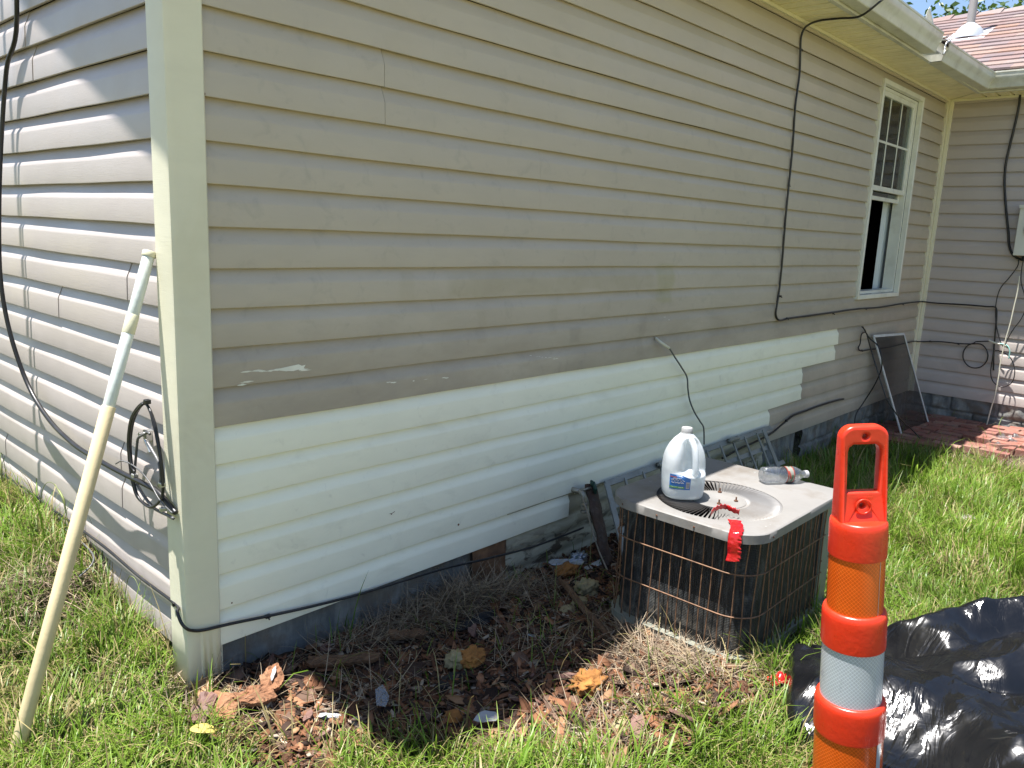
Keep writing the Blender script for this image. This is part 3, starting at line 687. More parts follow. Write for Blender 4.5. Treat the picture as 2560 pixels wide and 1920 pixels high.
mb = MB(); [mb.box((WX0+.06, .072, z), (WX1-.06, .075, z+.033)) for z in np.arange(1.75, 2.42, .036)]; mb.build('blind', plain('grey_blind', (.55, .56, .48), .7), win)
M_rustn = plain('rust', (.16, .07, .03), .8, var=.4); M_scr = plain('cream_scrape', (.7, .69, .6), .6)
# paint scrapes, nail heads, wire tips on the long wall
mb = MB()
def fleck(x0, z0, x1, z1, w, n=14, d=.0156):
    for i in range(n):
        t = random.random(); x = x0+(x1-x0)*t; z = z0+(z1-z0)*t+random.gauss(0, w*.5); a = random.uniform(.004, .022); b = random.uniform(.0008, .003)
        zf = (z/C) % 1; dd = prof_at(zf)+.0022
        mb.add([(x-a, -dd, z-b*.3), (x, -dd, z-b), (x+a, -dd, z), (x+a*.2, -dd, z+b), (x-a*.6, -dd, z+b*.8)], [(0, 1, 2, 3, 4)])
p = onY(*D(525, 800)); q = onY(*D(655, 795)); fleck(p[0], p[2], q[0], q[2], .004, 26); mb.build('paint_scrape', M_scr, house); mb = MB()
mb.add([tuple(onY(*D(a, b), -.0178)) for a, b in ((590, 799), (645, 787), (652, 790), (660, 788), (655, 797), (618, 802))], [(0, 1, 2, 3, 4, 5)])
p = onY(*D(840, 745+20)); q = onY(*D(945, 762)); 
for a, b, c_, d_, nn in ((515, 830, 530, 822, 5), (780, 830, 960, 815, 10), (1140, 768, 1200, 775, 12), (555, 630, 570, 636, 5), (1430, 685, 1440, 690, 2)):
    mb.build('paint_scrape', M_scr, house) if mb.v else 0; mb = MB(); p = onY(*D(a, b)); q = onY(*D(c_, d_)); fleck(p[0], p[2], q[0], q[2], .003, nn)
mb.build('paint_scrape', M_scr, house)
for a, b in ((845, 1110), (500, 1302), (990, 1133), (440, 203)):
    mb = MB(); p = onY(*D(a, b), -.018); mb.lathe([(.001, 0), (.0045, .001), (.0045, .002), (.001, .003)], 8, Matrix.Translation(p) @ Matrix.Rotation(math.radians(90), 4, 'X'))
    if a == 845: mb.tube([p, p+np.array([.012, -.006, .008])], .001, 5); mb.tube([p, p+np.array([-.012, -.008, .006])], .001, 5)
    mb.build('rusty_nail', M_rustn, house)
mb = MB(); p = onY(*D(500, 1302), -.0188)
mb.add([(p[0]-.03, p[1], p[2]-.006), (p[0]-.01, p[1], p[2]-.004), (p[0]+.03, p[1], p[2]+.004), (p[0]+.01, p[1], p[2]+.005), (p[0]-.02, p[1], p[2]+.0)], [(0, 1, 2, 3, 4)])
mb.build('rust_mark', plain('rust_stain', (.42, .33, .18), .7, var=.2), house)

# ================================================================== CABLES
def cable(name, pts, r, mat, label, cat='cable', clips=None, n=9, smooth=8, clipname='staple'):
    root = empty(name, tuple(pts[0]), label, cat)
    mb = MB(); mb.tube(pts, r, n, smooth); mb.build('cable_run', mat, root, True)
    for c in (clips or []):
        m2 = MB(); c = Vector(c); m2.box(c-Vector((.008, .006, .006)), c+Vector((.008, .004, .006))); m2.tube([c, c+Vector((0, -.012, -.008))], .003, 6)
        cutbox(m2.build(clipname, mat if clipname == 'staple' else M_clip, root), .001)
    return root
a = -.026
def PA(lst, y=a): return [tuple(onY(*D(u, v), y)) for u, v in lst]
def PX(lst, x): return [tuple(onX(*D(u, v), x)) for u, v in lst]
# thick black service cable at the far left
px_l = [(60, -120, .05), (36, 0, .04), (14, 150, .04), (3, 300, .055), (-2, 450, .08), (1, 600, .095), (22, 720, .085), (60, 830, .06), (105, 905, .055), (160, 960, .06), (215, 995, .07), (260, 1020, .06), (305, 1042, .055), (340, 1062, .045), (365, 1090, .04), (380, 1108, .036)]
pts = [tuple(onX(*D(u, v), XB-d)) for u, v, d in px_l]; pts[0] = (XB-.10, pts[0][1]+.02, 2.75)
cable('service_cable', pts, .0078, M_cable, 'thick black cable hanging in front of the left gable wall')
# bundled loop beside the post
o = empty('cable_coil', tuple(onX(*D(320, 990), XB-.02)), 'looped bundle of black coaxial cables tied beside the corner post', 'cable')
xs = XB-.045
loops = [[(310, 870), (285, 900), (277, 950), (280, 1000), (287, 1045), (298, 1075), (320, 1092), (340, 1088), (352, 1060), (348, 1000), (338, 940), (325, 890)],
         [(312, 872), (290, 905), (282, 955), (285, 1005), (291, 1050), (303, 1080), (326, 1096), (348, 1078), (353, 1040), (345, 970), (332, 905)]]
mb = MB(); mb.tube(PX(loops[0], xs), .0042, 9, 6, closed=True); mb.tube(PX(loops[1], xs-.008), .0038, 9, 6, closed=True)
mb.tube(PX([(309, 872), (287, 902), (279, 952), (284, 1002), (291, 1020)], xs-.014), .004, 9, 6)
mb.tube(PX([(324, 885), (336, 935), (346, 990), (350, 1030), (352, 1050)], xs-.012), .004, 9, 6); mb.build('cable_loop', M_cable, o, True)
mb = MB(); mb.tube(PX([(290, 1030), (296, 960), (300, 945), (312, 938), (320, 934), (324, 938)], xs-.004), .0042, 8, 6)
mb.tube(PX([(318, 955), (330, 975), (343, 1000), (348, 1030), (343, 1050)], xs-.01), .0045, 8, 6)
mb.tube(PX([(296, 1045), (310, 1070), (330, 1095), (345, 1105), (360, 1112), (375, 1120)], xs), .0045, 8, 6)
mb.tube(PX([(250, 1002), (262, 996), (278, 1000), (300, 1015), (322, 1040), (345, 1080), (372, 1108)], xs-.016), .0022, 7, 6); mb.build('thin_cable', M_cable_gray, o, True)
for u, v in ((318, 868), (291, 1028), (350, 1047), (352, 1100)):
    mb = MB(); p = Vector(onX(*D(u, v), xs-.01)); mb.box(p-Vector((.008, .009, .006)), p+Vector((.008, .009, .007))); cutbox(mb.build('cable_tie', M_cable if v < 900 else M_clip, o), .002)
mb = MB(); p = Vector(onX(*D(322, 936), XB-.02)); mb.tube([p, p+Vector((-.03, 0, .0))], .007, 10); q = Vector(onX(*D(315, 951), XB-.04)); mb.tube([q, q+Vector((-.0, -.02, -.015)), q+Vector((0, -.03, -.03))], .0065, 10)
mb.box(p+Vector((-.012, -.012, -.02)), p+Vector((.01, .014, .01))); mb.build('connector', M_clip, o, True, angle=40)
# low cable along the gable wall, round the post, then along the foundation
low = [tuple(onX(*D(u, v), XB-.026)) for u, v in ((-60, 985), (0, 1020), (60, 1060), (120, 1105), (170, 1140), (230, 1185), (300, 1245), (378, 1304))]
low += [tuple(onX(*D(383, 1322), -.122)), tuple(onX(*D(391, 1344), -.122)), tuple(onY(*D(402, 1357), -.040))] + [tuple(onY(*D(u, v), -.036)) for u, v in ((415, 1362), (440, 1361), (500, 1347), (578, 1331))]
low += [tuple(onY(*D(u, v), yy)) for u, v, yy in ((660, 1313, -.036), (760, 1288, -.036), (860, 1258, -.04), (960, 1228, -.045), (1060, 1205, -.05), (1160, 1178, -.045), (1260, 1140, -.04))]
cable('foundation_cable', low, .0048, M_cable, 'thin black cable stapled low round the corner post below the white patch', clips=[onX(*D(378, 1304), XB-.026), onY(*D(578, 1331), -.03), onX(*D(170, 1140), XB-.026)])
cable('grey_wire', [tuple(onX(*D(u, v), XB-.02)) for u, v in ((-30, 1010), (20, 1050), (60, 1075), (110, 1120))]+[(-.13, .62, .13), (-.2, .55, .09)], .003, M_cable_gray, 'short grey wire by the burrow at the foot of the gable wall')
# long vertical run from the soffit, then right to the rear wing
v1 = [tuple(onY(*D(1915, -12), -.43)), tuple(onY(*D(1890, 15), -.425)), tuple(onY(*D(1850, 36), -.33)), tuple(onY(*D(1800, 42), -.22)), tuple(onY(*D(1762, 46), -.12))]
v1 = [tuple(onY(2235, -22, -.45)), tuple(onY(2205, 0, -.445)), tuple(onZ(2151, 40, 2.525)), tuple(onZ(2097, 46, 2.538)), tuple(onZ(2047, 52, 2.540)), tuple(onY(2016, 66, -.045))]
v1 += PA([(1731, 78), (1729, 110), (1727, 160), (1718, 230), (1712, 320), (1704, 400), (1697, 470), (1690, 560), (1684, 620), (1679, 655), (1676, 680), (1684, 692)]) + PA([(1705, 688), (1750, 682), (1800, 675), (1850, 668), (1900, 664), (1950, 656), (1985, 652)])
v1 += [(XC-.07, -.06, 0.0)]; zc = onX(*D(1995, 653), XC-.03)
v1[-1] = (XC-.045, -.045, float(onY(*D(1988, 652), -.03)[2]))
v1 += PX([(2025, 655), (2080, 658), (2130, 662), (2150, 664), (2153, 680), (2150, 720), (2147, 755), (2146, 800)], XC-.026)
cable('wall_cable', v1, .0062, M_cable, 'long black cable hanging from the eave and turning right below the window', clips=[onY(*D(u, v), -.024) for u, v in ((1731, 108), (1704, 400), (1700, 688), (1800, 677), (1870, 667), (1950, 657), (1686, 640))])
# second run behind the screen to the coil
v2 = PA([(1990, 735), (1950, 738), (1900, 742), (1862, 757), (1855, 740), (1860, 722), (1862, 707)], -.035)[::-1]
v2 = PA([(1862, 706), (1870, 716), (1861, 722), (1858, 742), (1854, 752), (1861, 758), (1880, 755), (1920, 750), (1960, 740), (1978, 737)], -.03)
v2 += [(XC-.045, -.05, float(onY(*D(1990, 735), -.03)[2]))]
cx, cy = 2107, 768
cc = [(cx+27*math.cos(t), cy+27*math.sin(t)) for t in np.linspace(-1.7, -1.7+2*math.pi, 13)]
v2 += PX([(2030, 738), (2070, 742), (2095, 743)], XC-.03) + PX(cc[1:], XC-.036) + PX([(2110, 738), (2138, 737)], XC-.045)
cable('coiled_cable', v2, .005, M_cable, 'black cable behind the leaning window screen ending in a round coil', clips=[onY(*D(1861, 757), -.03), onX(*D(2009, 737), XC-.026), onX(*D(2070, 743), XC-.026)])
# loose cable over the screen
v3 = [onY(*D(1864, 706), -.05), onY(*D(1878, 730), -.09), onY(*D(1898, 750), -.16), onY(*D(1905, 790), -.2), onY(*D(1890, 830), -.14), onY(*D(1865, 870), -.07), onY(*D(1848, 900), -.06), onY(*D(1844, 960), -.08)]
cable('loose_cable', [tuple(p) for p in v3], .005, M_cable, 'black cable arching down in front of the window screen to the foundation')
g1 = onZ(*D(2003, 905), -.22)
v4 = [onY(*D(1872, 720), -.06), onY(*D(1890, 765), -.15), onY(*D(1908, 830), -.20), onY(*D(1925, 880), -.27), onY(*D(1960, 935), -.36), onY(*D(1992, 985), -.42)]
v4 = [onY(*D(1872, 720), -.06), onY(*D(1880, 750), -.17), onY(*D(1895, 800), -.26), onY(*D(1915, 860), -.36), onY(*D(1945, 905), -.44), onZ(*D(1972, 930), -.12), onZ(*D(1992, 955), -.2), onZ(*D(1988, 972), -.225), onZ(*D(1960, 985), -.23), onZ(*D(1925, 998), -.235)]
cable('loose_cable', [tuple(p) for p in v4], .0048, M_cable, 'black cable draped over the front of the window screen and onto the bricks')
v5 = PA([(1822, 862), (1805, 866), (1775, 875), (1740, 888), (1715, 897), (1700, 908), (1680, 925), (1665, 937)], -.03)+PA([(1630, 955), (1600, 968), (1560, 990)], -.06)
cable('dark_hose', v5, .0068, M_cable, 'black line running down the foundation into the grey metal grate', clips=[onY(*D(1698, 908), -.035)])
# short wire sticking out behind the jug
p0 = onY(*D(1416, 731), -.012); v6 = [tuple(p0)]+[tuple(onY(*D(u, v), -d)) for u, v, d in ((1428, 740, .05), (1445, 752, .06), (1460, 775, .06), (1473, 795, .055), (1484, 815, .05), (1486, 840, .05), (1490, 865, .05), (1500, 890, .055), (1512, 910, .06), (1520, 925, .07), (1521, 960, .08))]
r6 = cable('cut_wire', v6, .0042, M_cable_gray, 'short cut wire with white end poking out of the wall behind the jug')
mb = MB(); mb.tube([Vector(p0)+Vector((-.002, -.001, .002))]+[Vector(v) for v in v6[1:3]], .0075, 8, 4); mb.build('white_sleeve', M_white_cord, r6, True)
# rear wing cables, thick drop at right, cords, box
v7 = PX([(2204, 205), (2200, 235), (2190, 280), (2180, 320), (2172, 360), (2170, 400), (2173, 450), (2178, 500), (2180, 530), (2188, 550), (2204, 560), (2215, 562)], XC-.028)
cable('drop_cable', v7, .0095, M_cable, 'thick black cable dropping from the rear wing eave to the electrical box')
v8 = PX([(2200, 558), (2198, 575), (2180, 600), (2160, 625), (2151, 660), (2152, 700), (2160, 735), (2168, 750)], XC-.06)
cable('thin_black_cable', v8, .0042, M_cable, 'left one of two thin black cables curving down from the electrical box')
v9 = PX([(2212, 558), (2207, 580), (2206, 610), (2214, 640), (2216, 665), (2205, 690), (2190, 710), (2178, 730), (2170, 750)], XC-.07)
cable('thin_black_cable', v9, .0038, M_cable, 'right one of two thin black cables curving down from the electrical box')
v10 = PX([(2202, 596), (2198, 630), (2190, 665), (2182, 700), (2172, 735), (2166, 760), (2160, 790), (2158, 810), (2150, 850), (2140, 885), (2132, 915), (2128, 935)], XC-.10)
v10[-1] = (XC-.14, v10[-1][1], -.235)
cable('power_cord', v10, .005, M_white_cord, 'white cord hanging from the electrical box down to the bricks')
t0 = cable('coiled_tail', PX([(2147, 755), (2143, 780), (2140, 805), (2146, 825), (2165, 836), (2186, 826), (2192, 800), (2184, 775), (2165, 760), (2150, 757)], XC-.07), .0042, M_cable, 'loose black loop of cable hanging below the white connector on the sunlit siding')
cable('white_connector', PX([(2136, 735), (2150, 741), (2166, 745), (2178, 752)], XC-.08), .0075, M_white_cord, 'short white cable connector above the loose loop')
cable('teal_lead', PX([(2160, 742), (2175, 746), (2181, 758), (2179, 775)], XC-.092), .005, M_teal, 'pale teal lead hanging beside the white connector')
# electrical box on the rear wing
bx = empty('electrical_box', (XC, -.82, 1.26), 'off white metal electrical disconnect box on the rear wing wall at the right edge', 'electrical box')
M_box = plain('off_white_box', (.62, .62, .55), .4, var=.05, dirt=(.4, .38, .28), dirtamt=.3)
mb = MB(); mb.box((XC-.13, -.98, 1.262), (XC, -.69, 1.66)); cutbox(mb.build('box_body', M_box, bx), .004)
mb = MB(); mb.box((XC-.145, -.99, 1.645), (XC-.0, -.685, 1.668)); mb.build('box_lid', M_box, bx)
mb = MB(); mb.lathe([(.0, 0), (.06, 0), (.06, .012), (.048, .022), (.0, .022)], 28, Matrix.Translation((XC-.13, -.80, 1.47)) @ Matrix.Rotation(math.radians(-90), 4, 'Y')); mb.build('round_cover', M_clip, bx, True, angle=40)
mb = MB(); mb.tube([(XC-.05, -.76, 1.262), (XC-.05, -.76, 1.22)], .02, 12); mb.build('conduit_stub', M_cable, bx)

# ================================================================== MAST added out of view to cast the shadow band on the gable
mt = empty('added_shadow_mast', (-.5, 1.47, gz(-.5, 1.47)), 'slim grey mast added out of view to cast a shadow band on the gable', 'mast')
mb = MB(); mb.tube([(-.5, 1.445, -.05), (-.5, 1.54, 5.6)], .014, 12); mb.build('added_mast_pole', M_pipe, mt, True)
mb = MB(); mb.tube([(-.5, 1.25, 5.4), (-.5, 1.85, 5.4)], .006, 8); [mb.tube([(-.8+.05*abs(i), 1.55+i*.1, 5.4), (-.2-.05*abs(i), 1.55+i*.1, 5.4)], .004, 6) for i in range(-2, 3)]; mb.build('added_aerial', M_clip, mt)  # crosspieces on the added mast, also out of view
# ================================================================== PVC POLE leaning on the gable
top = Vector(onX(*D(324, 543), XB-.035)); botp = Vector(onG(*D(25, 1645))); botp.z -= .02
pp = empty('plastic_pipe_pole', tuple(botp), 'tall white and yellowed plastic pipe pole leaning against the left gable wall', 'pole')
M_pvcw = plain('white_pvc', (.60, .64, .60), .35, var=.05, dirt=(.4, .38, .3), dirtamt=.25, dscale=25)
M_pvcy = plain('yellowed_pvc', (.62, .51, .30), .4, var=.08, dirt=(.45, .35, .2), dirtamt=.3, dscale=20)
M_pvcc = plain('cream_pvc', (.62, .59, .42), .35, var=.05)
ax = (top-botp)
def seg(name, t0, t1, r, mat, r1=None):
    mb = MB(); pts = [botp+ax*t0, botp+ax*(t0+.0015), botp+ax*((t0+t1)/2), botp+ax*(t1-.0015), botp+ax*t1]
    mb.tube(pts, r, 24, rs=[r-.001, r, r, r, r-.001]); return mb.build(name, mat, pp, True, angle=50)
def tof(px_, py_):   # fraction along the pole seen at a photo point
    best = min(((lambda q: ((q[0]-px_)**2+(q[1]-py_)**2, t))(proj2(botp+ax*t)) for t in np.linspace(0, 1, 400))); return best[1]
def proj2(p): v = CR @ (np.array(p)-CP); return (1280+CF*v[0]/v[2], 960+CF*v[1]/v[2])
ta, tb, tcp, td = tof(*D(232, 878)), tof(*D(270, 713)), tof(*D(287, 678)), tof(*D(318, 550))
seg('yellowed_pipe', 0, ta, .0185, M_pvcy); seg('white_pipe', ta-.004, tb, .0158, M_pvcw); seg('coupling', tb-.004, tcp, .0168, M_pvcc); seg('white_pipe', tcp-.004, td, .0158, M_pvcw); seg('end_cap', td-.004, 1.0, .0188, M_pvcc)
#NEXT
def lump(name, c, r, mat, seed=0, squash=(1, 1, 1), rough=.35, sub=3, parent=None, freq=2.2, spikes=0):
    import bmesh
    bm = bmesh.new(); bmesh.ops.create_icosphere(bm, subdivisions=sub, radius=1)
    for v in bm.verts:
        d = v.co.normalized(); n = noise.noise(d*freq+Vector((seed*3.1, seed, 0)))+.5*noise.noise(d*freq*2.7+Vector((seed, 9, 0)))+.25*noise.noise(d*freq*7+Vector((seed, 9, 5)))
        v.co = Vector((d.x*squash[0], d.y*squash[1], d.z*squash[2]))*r*(1+rough*n+spikes*abs(noise.noise(d*freq*9)))
    mb = MB(); mb.add([v.co+Vector(c) for v in bm.verts], [tuple(v.index for v in f.verts) for f in bm.faces]); bm.free()
    return mb.build(name, mat, parent, True)
def flake(name, c, a, b, t, mat, seed, tilt=(0, 0), rz=0, n=14, bumpy=.25, parent=None, warp=.0, sq=0):
    """flat broken piece with an irregular outline and real thickness"""
    R = Matrix.Rotation(rz, 3, 'Z') @ Matrix.Rotation(tilt[0], 3, 'X') @ Matrix.Rotation(tilt[1], 3, 'Y')
    rnd = random.Random(seed); mb = MB(); rings = []
    if n > 15: n *= 2
    rs = [1-bumpy*(.45+.9*noise.noise(Vector((1.6*math.cos(6.283*i/n), 1.6*math.sin(6.283*i/n), seed*2.3)))+.22*(rnd.random()-.5)) for i in range(n)] if n > 15 else [1-bumpy*rnd.random() for _ in range(n)]
    FR_ = (1., .86, .66, .44, .22)
    for z in (0, t):
        for f in FR_:
            ring = []
            for i in range(n):
                an = 2*math.pi*i/n; ca, sa = math.cos(an), math.sin(an)
                if sq: m_ = max(abs(ca), abs(sa))**sq; ca /= m_; sa /= m_
                x = ca*a*rs[i]*f; y = sa*b*rs[i]*f
                zz = z+(t*.9*noise.noise(Vector((x*45, y*45, seed)))+t*.5*noise.noise(Vector((x*130, y*130, seed))) if n > 15 else 0)+warp*(x*x/(a*a))
                ring.append(Vector(c)+R @ Vector((x, y, zz)))
            rings.append(ring)
    v = sum(rings, []); v.append(Vector(c)+R @ Vector((0, 0, t))); v.append(Vector(c))
    f = []; m = len(FR_)
    for i in range(n):
        j = (i+1) % n
        f.append((i, j, m*n+j, m*n+i))
        for k in range(m-1): f += [((m+k)*n+i, (m+k)*n+j, (m+k+1)*n+j, (m+k+1)*n+i), ((k+1)*n+i, (k+1)*n+j, k*n+j, k*n+i)]
        f += [((2*m-1)*n+i, (2*m-1)*n+j, 2*m*n), ((m-1)*n+j, (m-1)*n+i, 2*m*n+1)]
    mb.add(v, f); return mb.build(name, mat, parent, False)

# ================================================================== AIR CONDITIONER
AX0, AX1, AY0, AY1, AZ0, AZ1 = 1.215, 1.935, -1.135, -.56, -.095, .338
ac = empty('air_conditioner', ((AX0+AX1)/2, (AY0+AY1)/2, AZ0), 'old outdoor air conditioner condenser with rusty wire guard and grey fan lid', 'air conditioner')
def rrect(x0, x1, y0, y1, r, n=8, sharp=True):
    """outline starting at the +x/-y corner, going round clockwise seen from above; the two -x corners are round"""
    P = [(x1, y0)]
    P += [(x0+r-r*math.sin(a), y0+r-r*math.cos(a)) for a in np.linspace(0, math.pi/2, n)]
    P += [(x0+r-r*math.cos(a), y1-r+r*math.sin(a)) for a in np.linspace(0, math.pi/2, n)]
    P += [(x1, y1)]
    return P
M_lid = plain('weathered_lid_metal', (.195, .188, .178), .5, .0, var=.10, scale=5, dirt=(.12, .10, .08), dirtamt=.75, dscale=5, spec=.35)
M_panel = plain('sage_painted_panel', (.19, .20, .165), .5, var=.08, dirt=(.12, .11, .08), dirtamt=.5, dscale=8)
M_rustwire = plain('rusted_wire', (.19, .105, .06), .6, .3, var=.4, scale=30, dirt=(.06, .03, .02), dirtamt=.8, dscale=50)
M_rust = plain('rusty_steel', (.12, .055, .03), .8, .2, var=.4, scale=60)
def coil_mat():
    m = NT('condenser_fins'); X = m.xyz()
    c = m.mix(m.ramp(m.noise(1., 5, .7, m.map((60, 60, 9)), .4), [(.48, 0.), (.66, .6)]), (.012, .013, .014), (.09, .095, .095))
    c = m.mix(m.ramp(m.noise(1., 6, .7, m.map((14, 14, 8)), .6), [(.54, 0.), (.66, .7)]), c, (.12, .125, .12))
    low = m.n('ShaderNodeMapRange'); m.l(X[2], low.inputs[0]); low.inputs[1].default_value = .06; low.inputs[2].default_value = -.08
    c = m.mix(m.math('MULTIPLY', low.outputs[0], m.ramp(m.noise(30, 6, .7), [(.4, 0.), (.6, .8)])), c, (.17, .15, .12))
    w_ = m.n('ShaderNodeTexWave', bands_direction='Z'); m.l(m.co, w_.inputs[0]); w_.inputs['Scale'].default_value = 55; w_.inputs['Distortion'].default_value = .3
    fx = m.math('ADD', m.math('MULTIPLY', X[0], 1.), X[1]); sn = m.math('SINE', m.math('MULTIPLY', fx, 900.))
    b = m.bump(w_.outputs[1], .002, .6); b = m.bump(sn, .0012, .6, b); b = m.bump(m.noise(25, 4), .004, .8, b)
    c = m.mix(m.ramp(w_.outputs[1], [(.0, .5), (.5, 0.)]), c, (.004, .004, .004))
    m.set(c, .5, .2, b, .4); return m.m
M_coil = coil_mat()
def wallloop(mb, P, z0, z1, closed=False):
    n = len(P); vs = [(x, y, z0) for x, y in P]+[(x, y, z1) for x, y in P]
    mb.add(vs, [(i, (i+1) % n, n+(i+1) % n, n+i) for i in range(n if closed else n-1)])
ic = .022
P = rrect(AX0+ic+.01, AX1-.10, AY0+ic, AY1-ic, .09); mb = MB(); wallloop(mb, P, AZ0+.012, AZ1)
mb.build('coil', M_coil, ac, True)
P2 = rrect(AX0+ic+.03, AX1-.10, AY0+ic+.02, AY1-ic-.02, .08); mb = MB(); wallloop(mb, P2, AZ0, AZ1-.002, True); mb.add([(x, y, AZ0+.02) for x, y in P2], [tuple(range(len(P2)))]); mb.build('inner_shell', M_dark, ac)
# base pan
def slabloop(mb, P, z0, z1):
    n = len(P); mb.add([(x, y, z0) for x, y in P]+[(x, y, z1) for x, y in P], [(i, (i+1) % n, n+(i+1) % n, n+i) for i in range(n)]+[tuple(range(n)), tuple(range(n, 2*n))[::-1]])
mb = MB(); slabloop(mb, rrect(AX0-.004+.01, AX1, AY0+.0, AY1, .11), AZ0-.012, AZ0+.014); cutbox(mb.build('base_pan', M_panel, ac), .003)
# panels
mb = MB(); mb.box((AX1-.105, AY0+.012, AZ0+.0145), (AX1-.008, AY0+.03, AZ1)); mb.box((AX1-.026, AY0+.0305, AZ0+.0145), (AX1-.008, AY1-.012, AZ1)); mb.box((AX1-.105, AY1-.03, AZ0+.0145), (AX1-.0265, AY1-.012, AZ1))
cutbox(mb.build('service_panel', M_panel, ac), .003)
for x, z in ((AX1-.02, AZ1-.02), (AX1-.09, .10), (AX1-.02, .1), (AX1-.09, -.03)): mb = MB(); mb.lathe([(0, 0), (.004, 0), (.003, .003), (0, .003)], 8, Matrix.Translation((x, AY0+.012, z)) @ Matrix.Rotation(math.radians(90), 4, 'X')); mb.build('panel_screw', M_rust, ac)
# wire guard
def along(P, step):
    out = []; acc = 0
    for (x0, y0), (x1, y1) in zip(P, P[1:]):
        L = math.hypot(x1-x0, y1-y0)
        while acc < L: out.append((x0+(x1-x0)*acc/L, y0+(y1-y0)*acc/L)); acc += step
        acc -= L
    return out
Pg = rrect(AX0+.014, AX1-.105, AY0+.006, AY1-.006, .105, 12)
mb = MB()
for i, (x, y) in enumerate(along(Pg[0:], .0385)):
    j = lambda: random.gauss(0, .0026)
    mb.tube([(x+j(), y+j(), AZ0+.014), (x+j(), y+j(), AZ0+.15), (x+j(), y+j(), AZ0+.3), (x+j(), y+j(), AZ1+.004)], .0024, 6, 3)
for z in (AZ1-.125, AZ1-.275):
    off = rrect(AX0+.009, AX1-.105, AY0+.001, AY1-.001, .11, 12); mb.tube([(x, y, z) for x, y in off], .0024, 6)
mb.build('wire_guard', M_rustwire, ac, True)
# lid
LX0, LX1, LY0, LY1, LZ = AX0-.012, AX1+.012, AY0-.012, AY1+.012, .362
fc = (1.485, -.862); FR, HR = .222, .098
Lp = rrect(LX0, LX1, LY0, LY1, .12, 12)
def ray_out(a):
    dx, dy = math.cos(a), math.sin(a); best = None; n = len(Lp)
    for i in range(n):
        (x0, y0), (x1, y1) = Lp[i], Lp[(i+1) % n]; ex, ey = x1-x0, y1-y0; den = dx*ey-dy*ex
        if abs(den) < 1e-9: continue
        t = ((x0-fc[0])*ey-(y0-fc[1])*ex)/den; u = ((x0-fc[0])*dy-(y0-fc[1])*dx)/den
        if t > 0 and -1e-6 <= u <= 1+1e-6 and (best is None or t < best): best = t
    return best
NA = 180; angs = sorted(set([2*math.pi*i/NA for i in range(NA)]+[math.atan2(y-fc[1], x-fc[0]) % (2*math.pi) for x, y in Lp])); mb = MB(); vs = []
for a in angs:
    R_ = ray_out(a); dx, dy = math.cos(a), math.sin(a)
    for rr, z in ((R_-.006, LZ-.034), (R_, LZ-.034), (R_, LZ-.004), (R_-.003, LZ-.0008), (R_-.008, LZ), (FR+.012+(R_-FR)*.3, LZ), (FR+.010, LZ-.001), (FR, LZ-.004), (FR, LZ-.010)): vs.append((fc[0]+dx*rr, fc[1]+dy*rr, z))
n = len(angs); q = 9; mb.add(vs, [(i*q+k, i*q+k+1, ((i+1) % n)*q+k+1, ((i+1) % n)*q+k) for i in range(n) for k in range(q-1)])
mb.build('lid', M_lid, ac, True, angle=40)
mb = MB(); mb.lathe([(HR, LZ-.012), (HR, LZ-.004), (HR-.006, LZ-.003), (.045, LZ-.0025), (.04, LZ-.006), (.0, LZ-.006)], 64, Matrix.Translation((fc[0], fc[1], 0)), cap=False); mb.build('fan_hub_plate', M_lid, ac, True, angle=40)
mb = MB(); NB = 84; SLOPE = 1
for i in range(NB):
    a = 2*math.pi*i/NB; dx, dy = math.cos(a), math.sin(a); tx, ty = -dy, dx
    r0, r1 = HR-.004, FR+.002; pts_ = []
    for rr in (r0, r0+.02, r1-.012, r1):
        wd = 2*math.pi*rr/NB*.5; hh = .0065 if r0 < rr < r1 else .002
        for s_, zz in ((-1, -hh-.006), (1, hh-.006)): pts_.append((fc[0]+dx*rr+tx*wd*s_*.92, fc[1]+dy*rr+ty*wd*s_*.92, LZ+zz*1-.002+ (0)))
    if SLOPE < 0: pts_ = [(x, y, LZ-.014-(z-LZ)) for x, y, z in pts_]
    up = pts_+[(x, y, z-.0012) for x, y, z in pts_]
    mb.add(up, [(2*k, 2*k+1, 2*k+3, 2*k+2) for k in range(3)]+[(8+2*k, 8+2*k+2, 8+2*k+3, 8+2*k+1) for k in range(3)]+[(2*k, 2*k+2, 8+2*k+2, 8+2*k) for k in range(3)]+[(2*k+1, 8+2*k+1, 8+2*k+3, 2*k+3) for k in range(3)])
mb.build('fan_grille', M_lid, ac)
mb = MB(); mb.lathe([(FR+.005, LZ-.01), (FR+.005, LZ-.14)], 48, Matrix.Translation((fc[0], fc[1], 0)), cap=False); mb.build('fan_shroud', M_dark, ac, True)
mb = MB()
for k in range(4):
    R_ = Matrix.Translation((fc[0], fc[1], LZ-.09)) @ Matrix.Rotation(k*math.pi/2+.3, 4, 'Z')
    v = [R_ @ Vector(p) for p in ((.04, -.03, .01), (.2, -.05, .02), (.205, .07, -.02), (.04, .03, -.01))]; mb.add(v+[p-Vector((0, 0, .002)) for p in v], [(0, 1, 2, 3), (7, 6, 5, 4), (0, 4, 5, 1), (1, 5, 6, 2), (2, 6, 7, 3), (3, 7, 4, 0)])
mb.build('fan_blades', M_dark, ac)
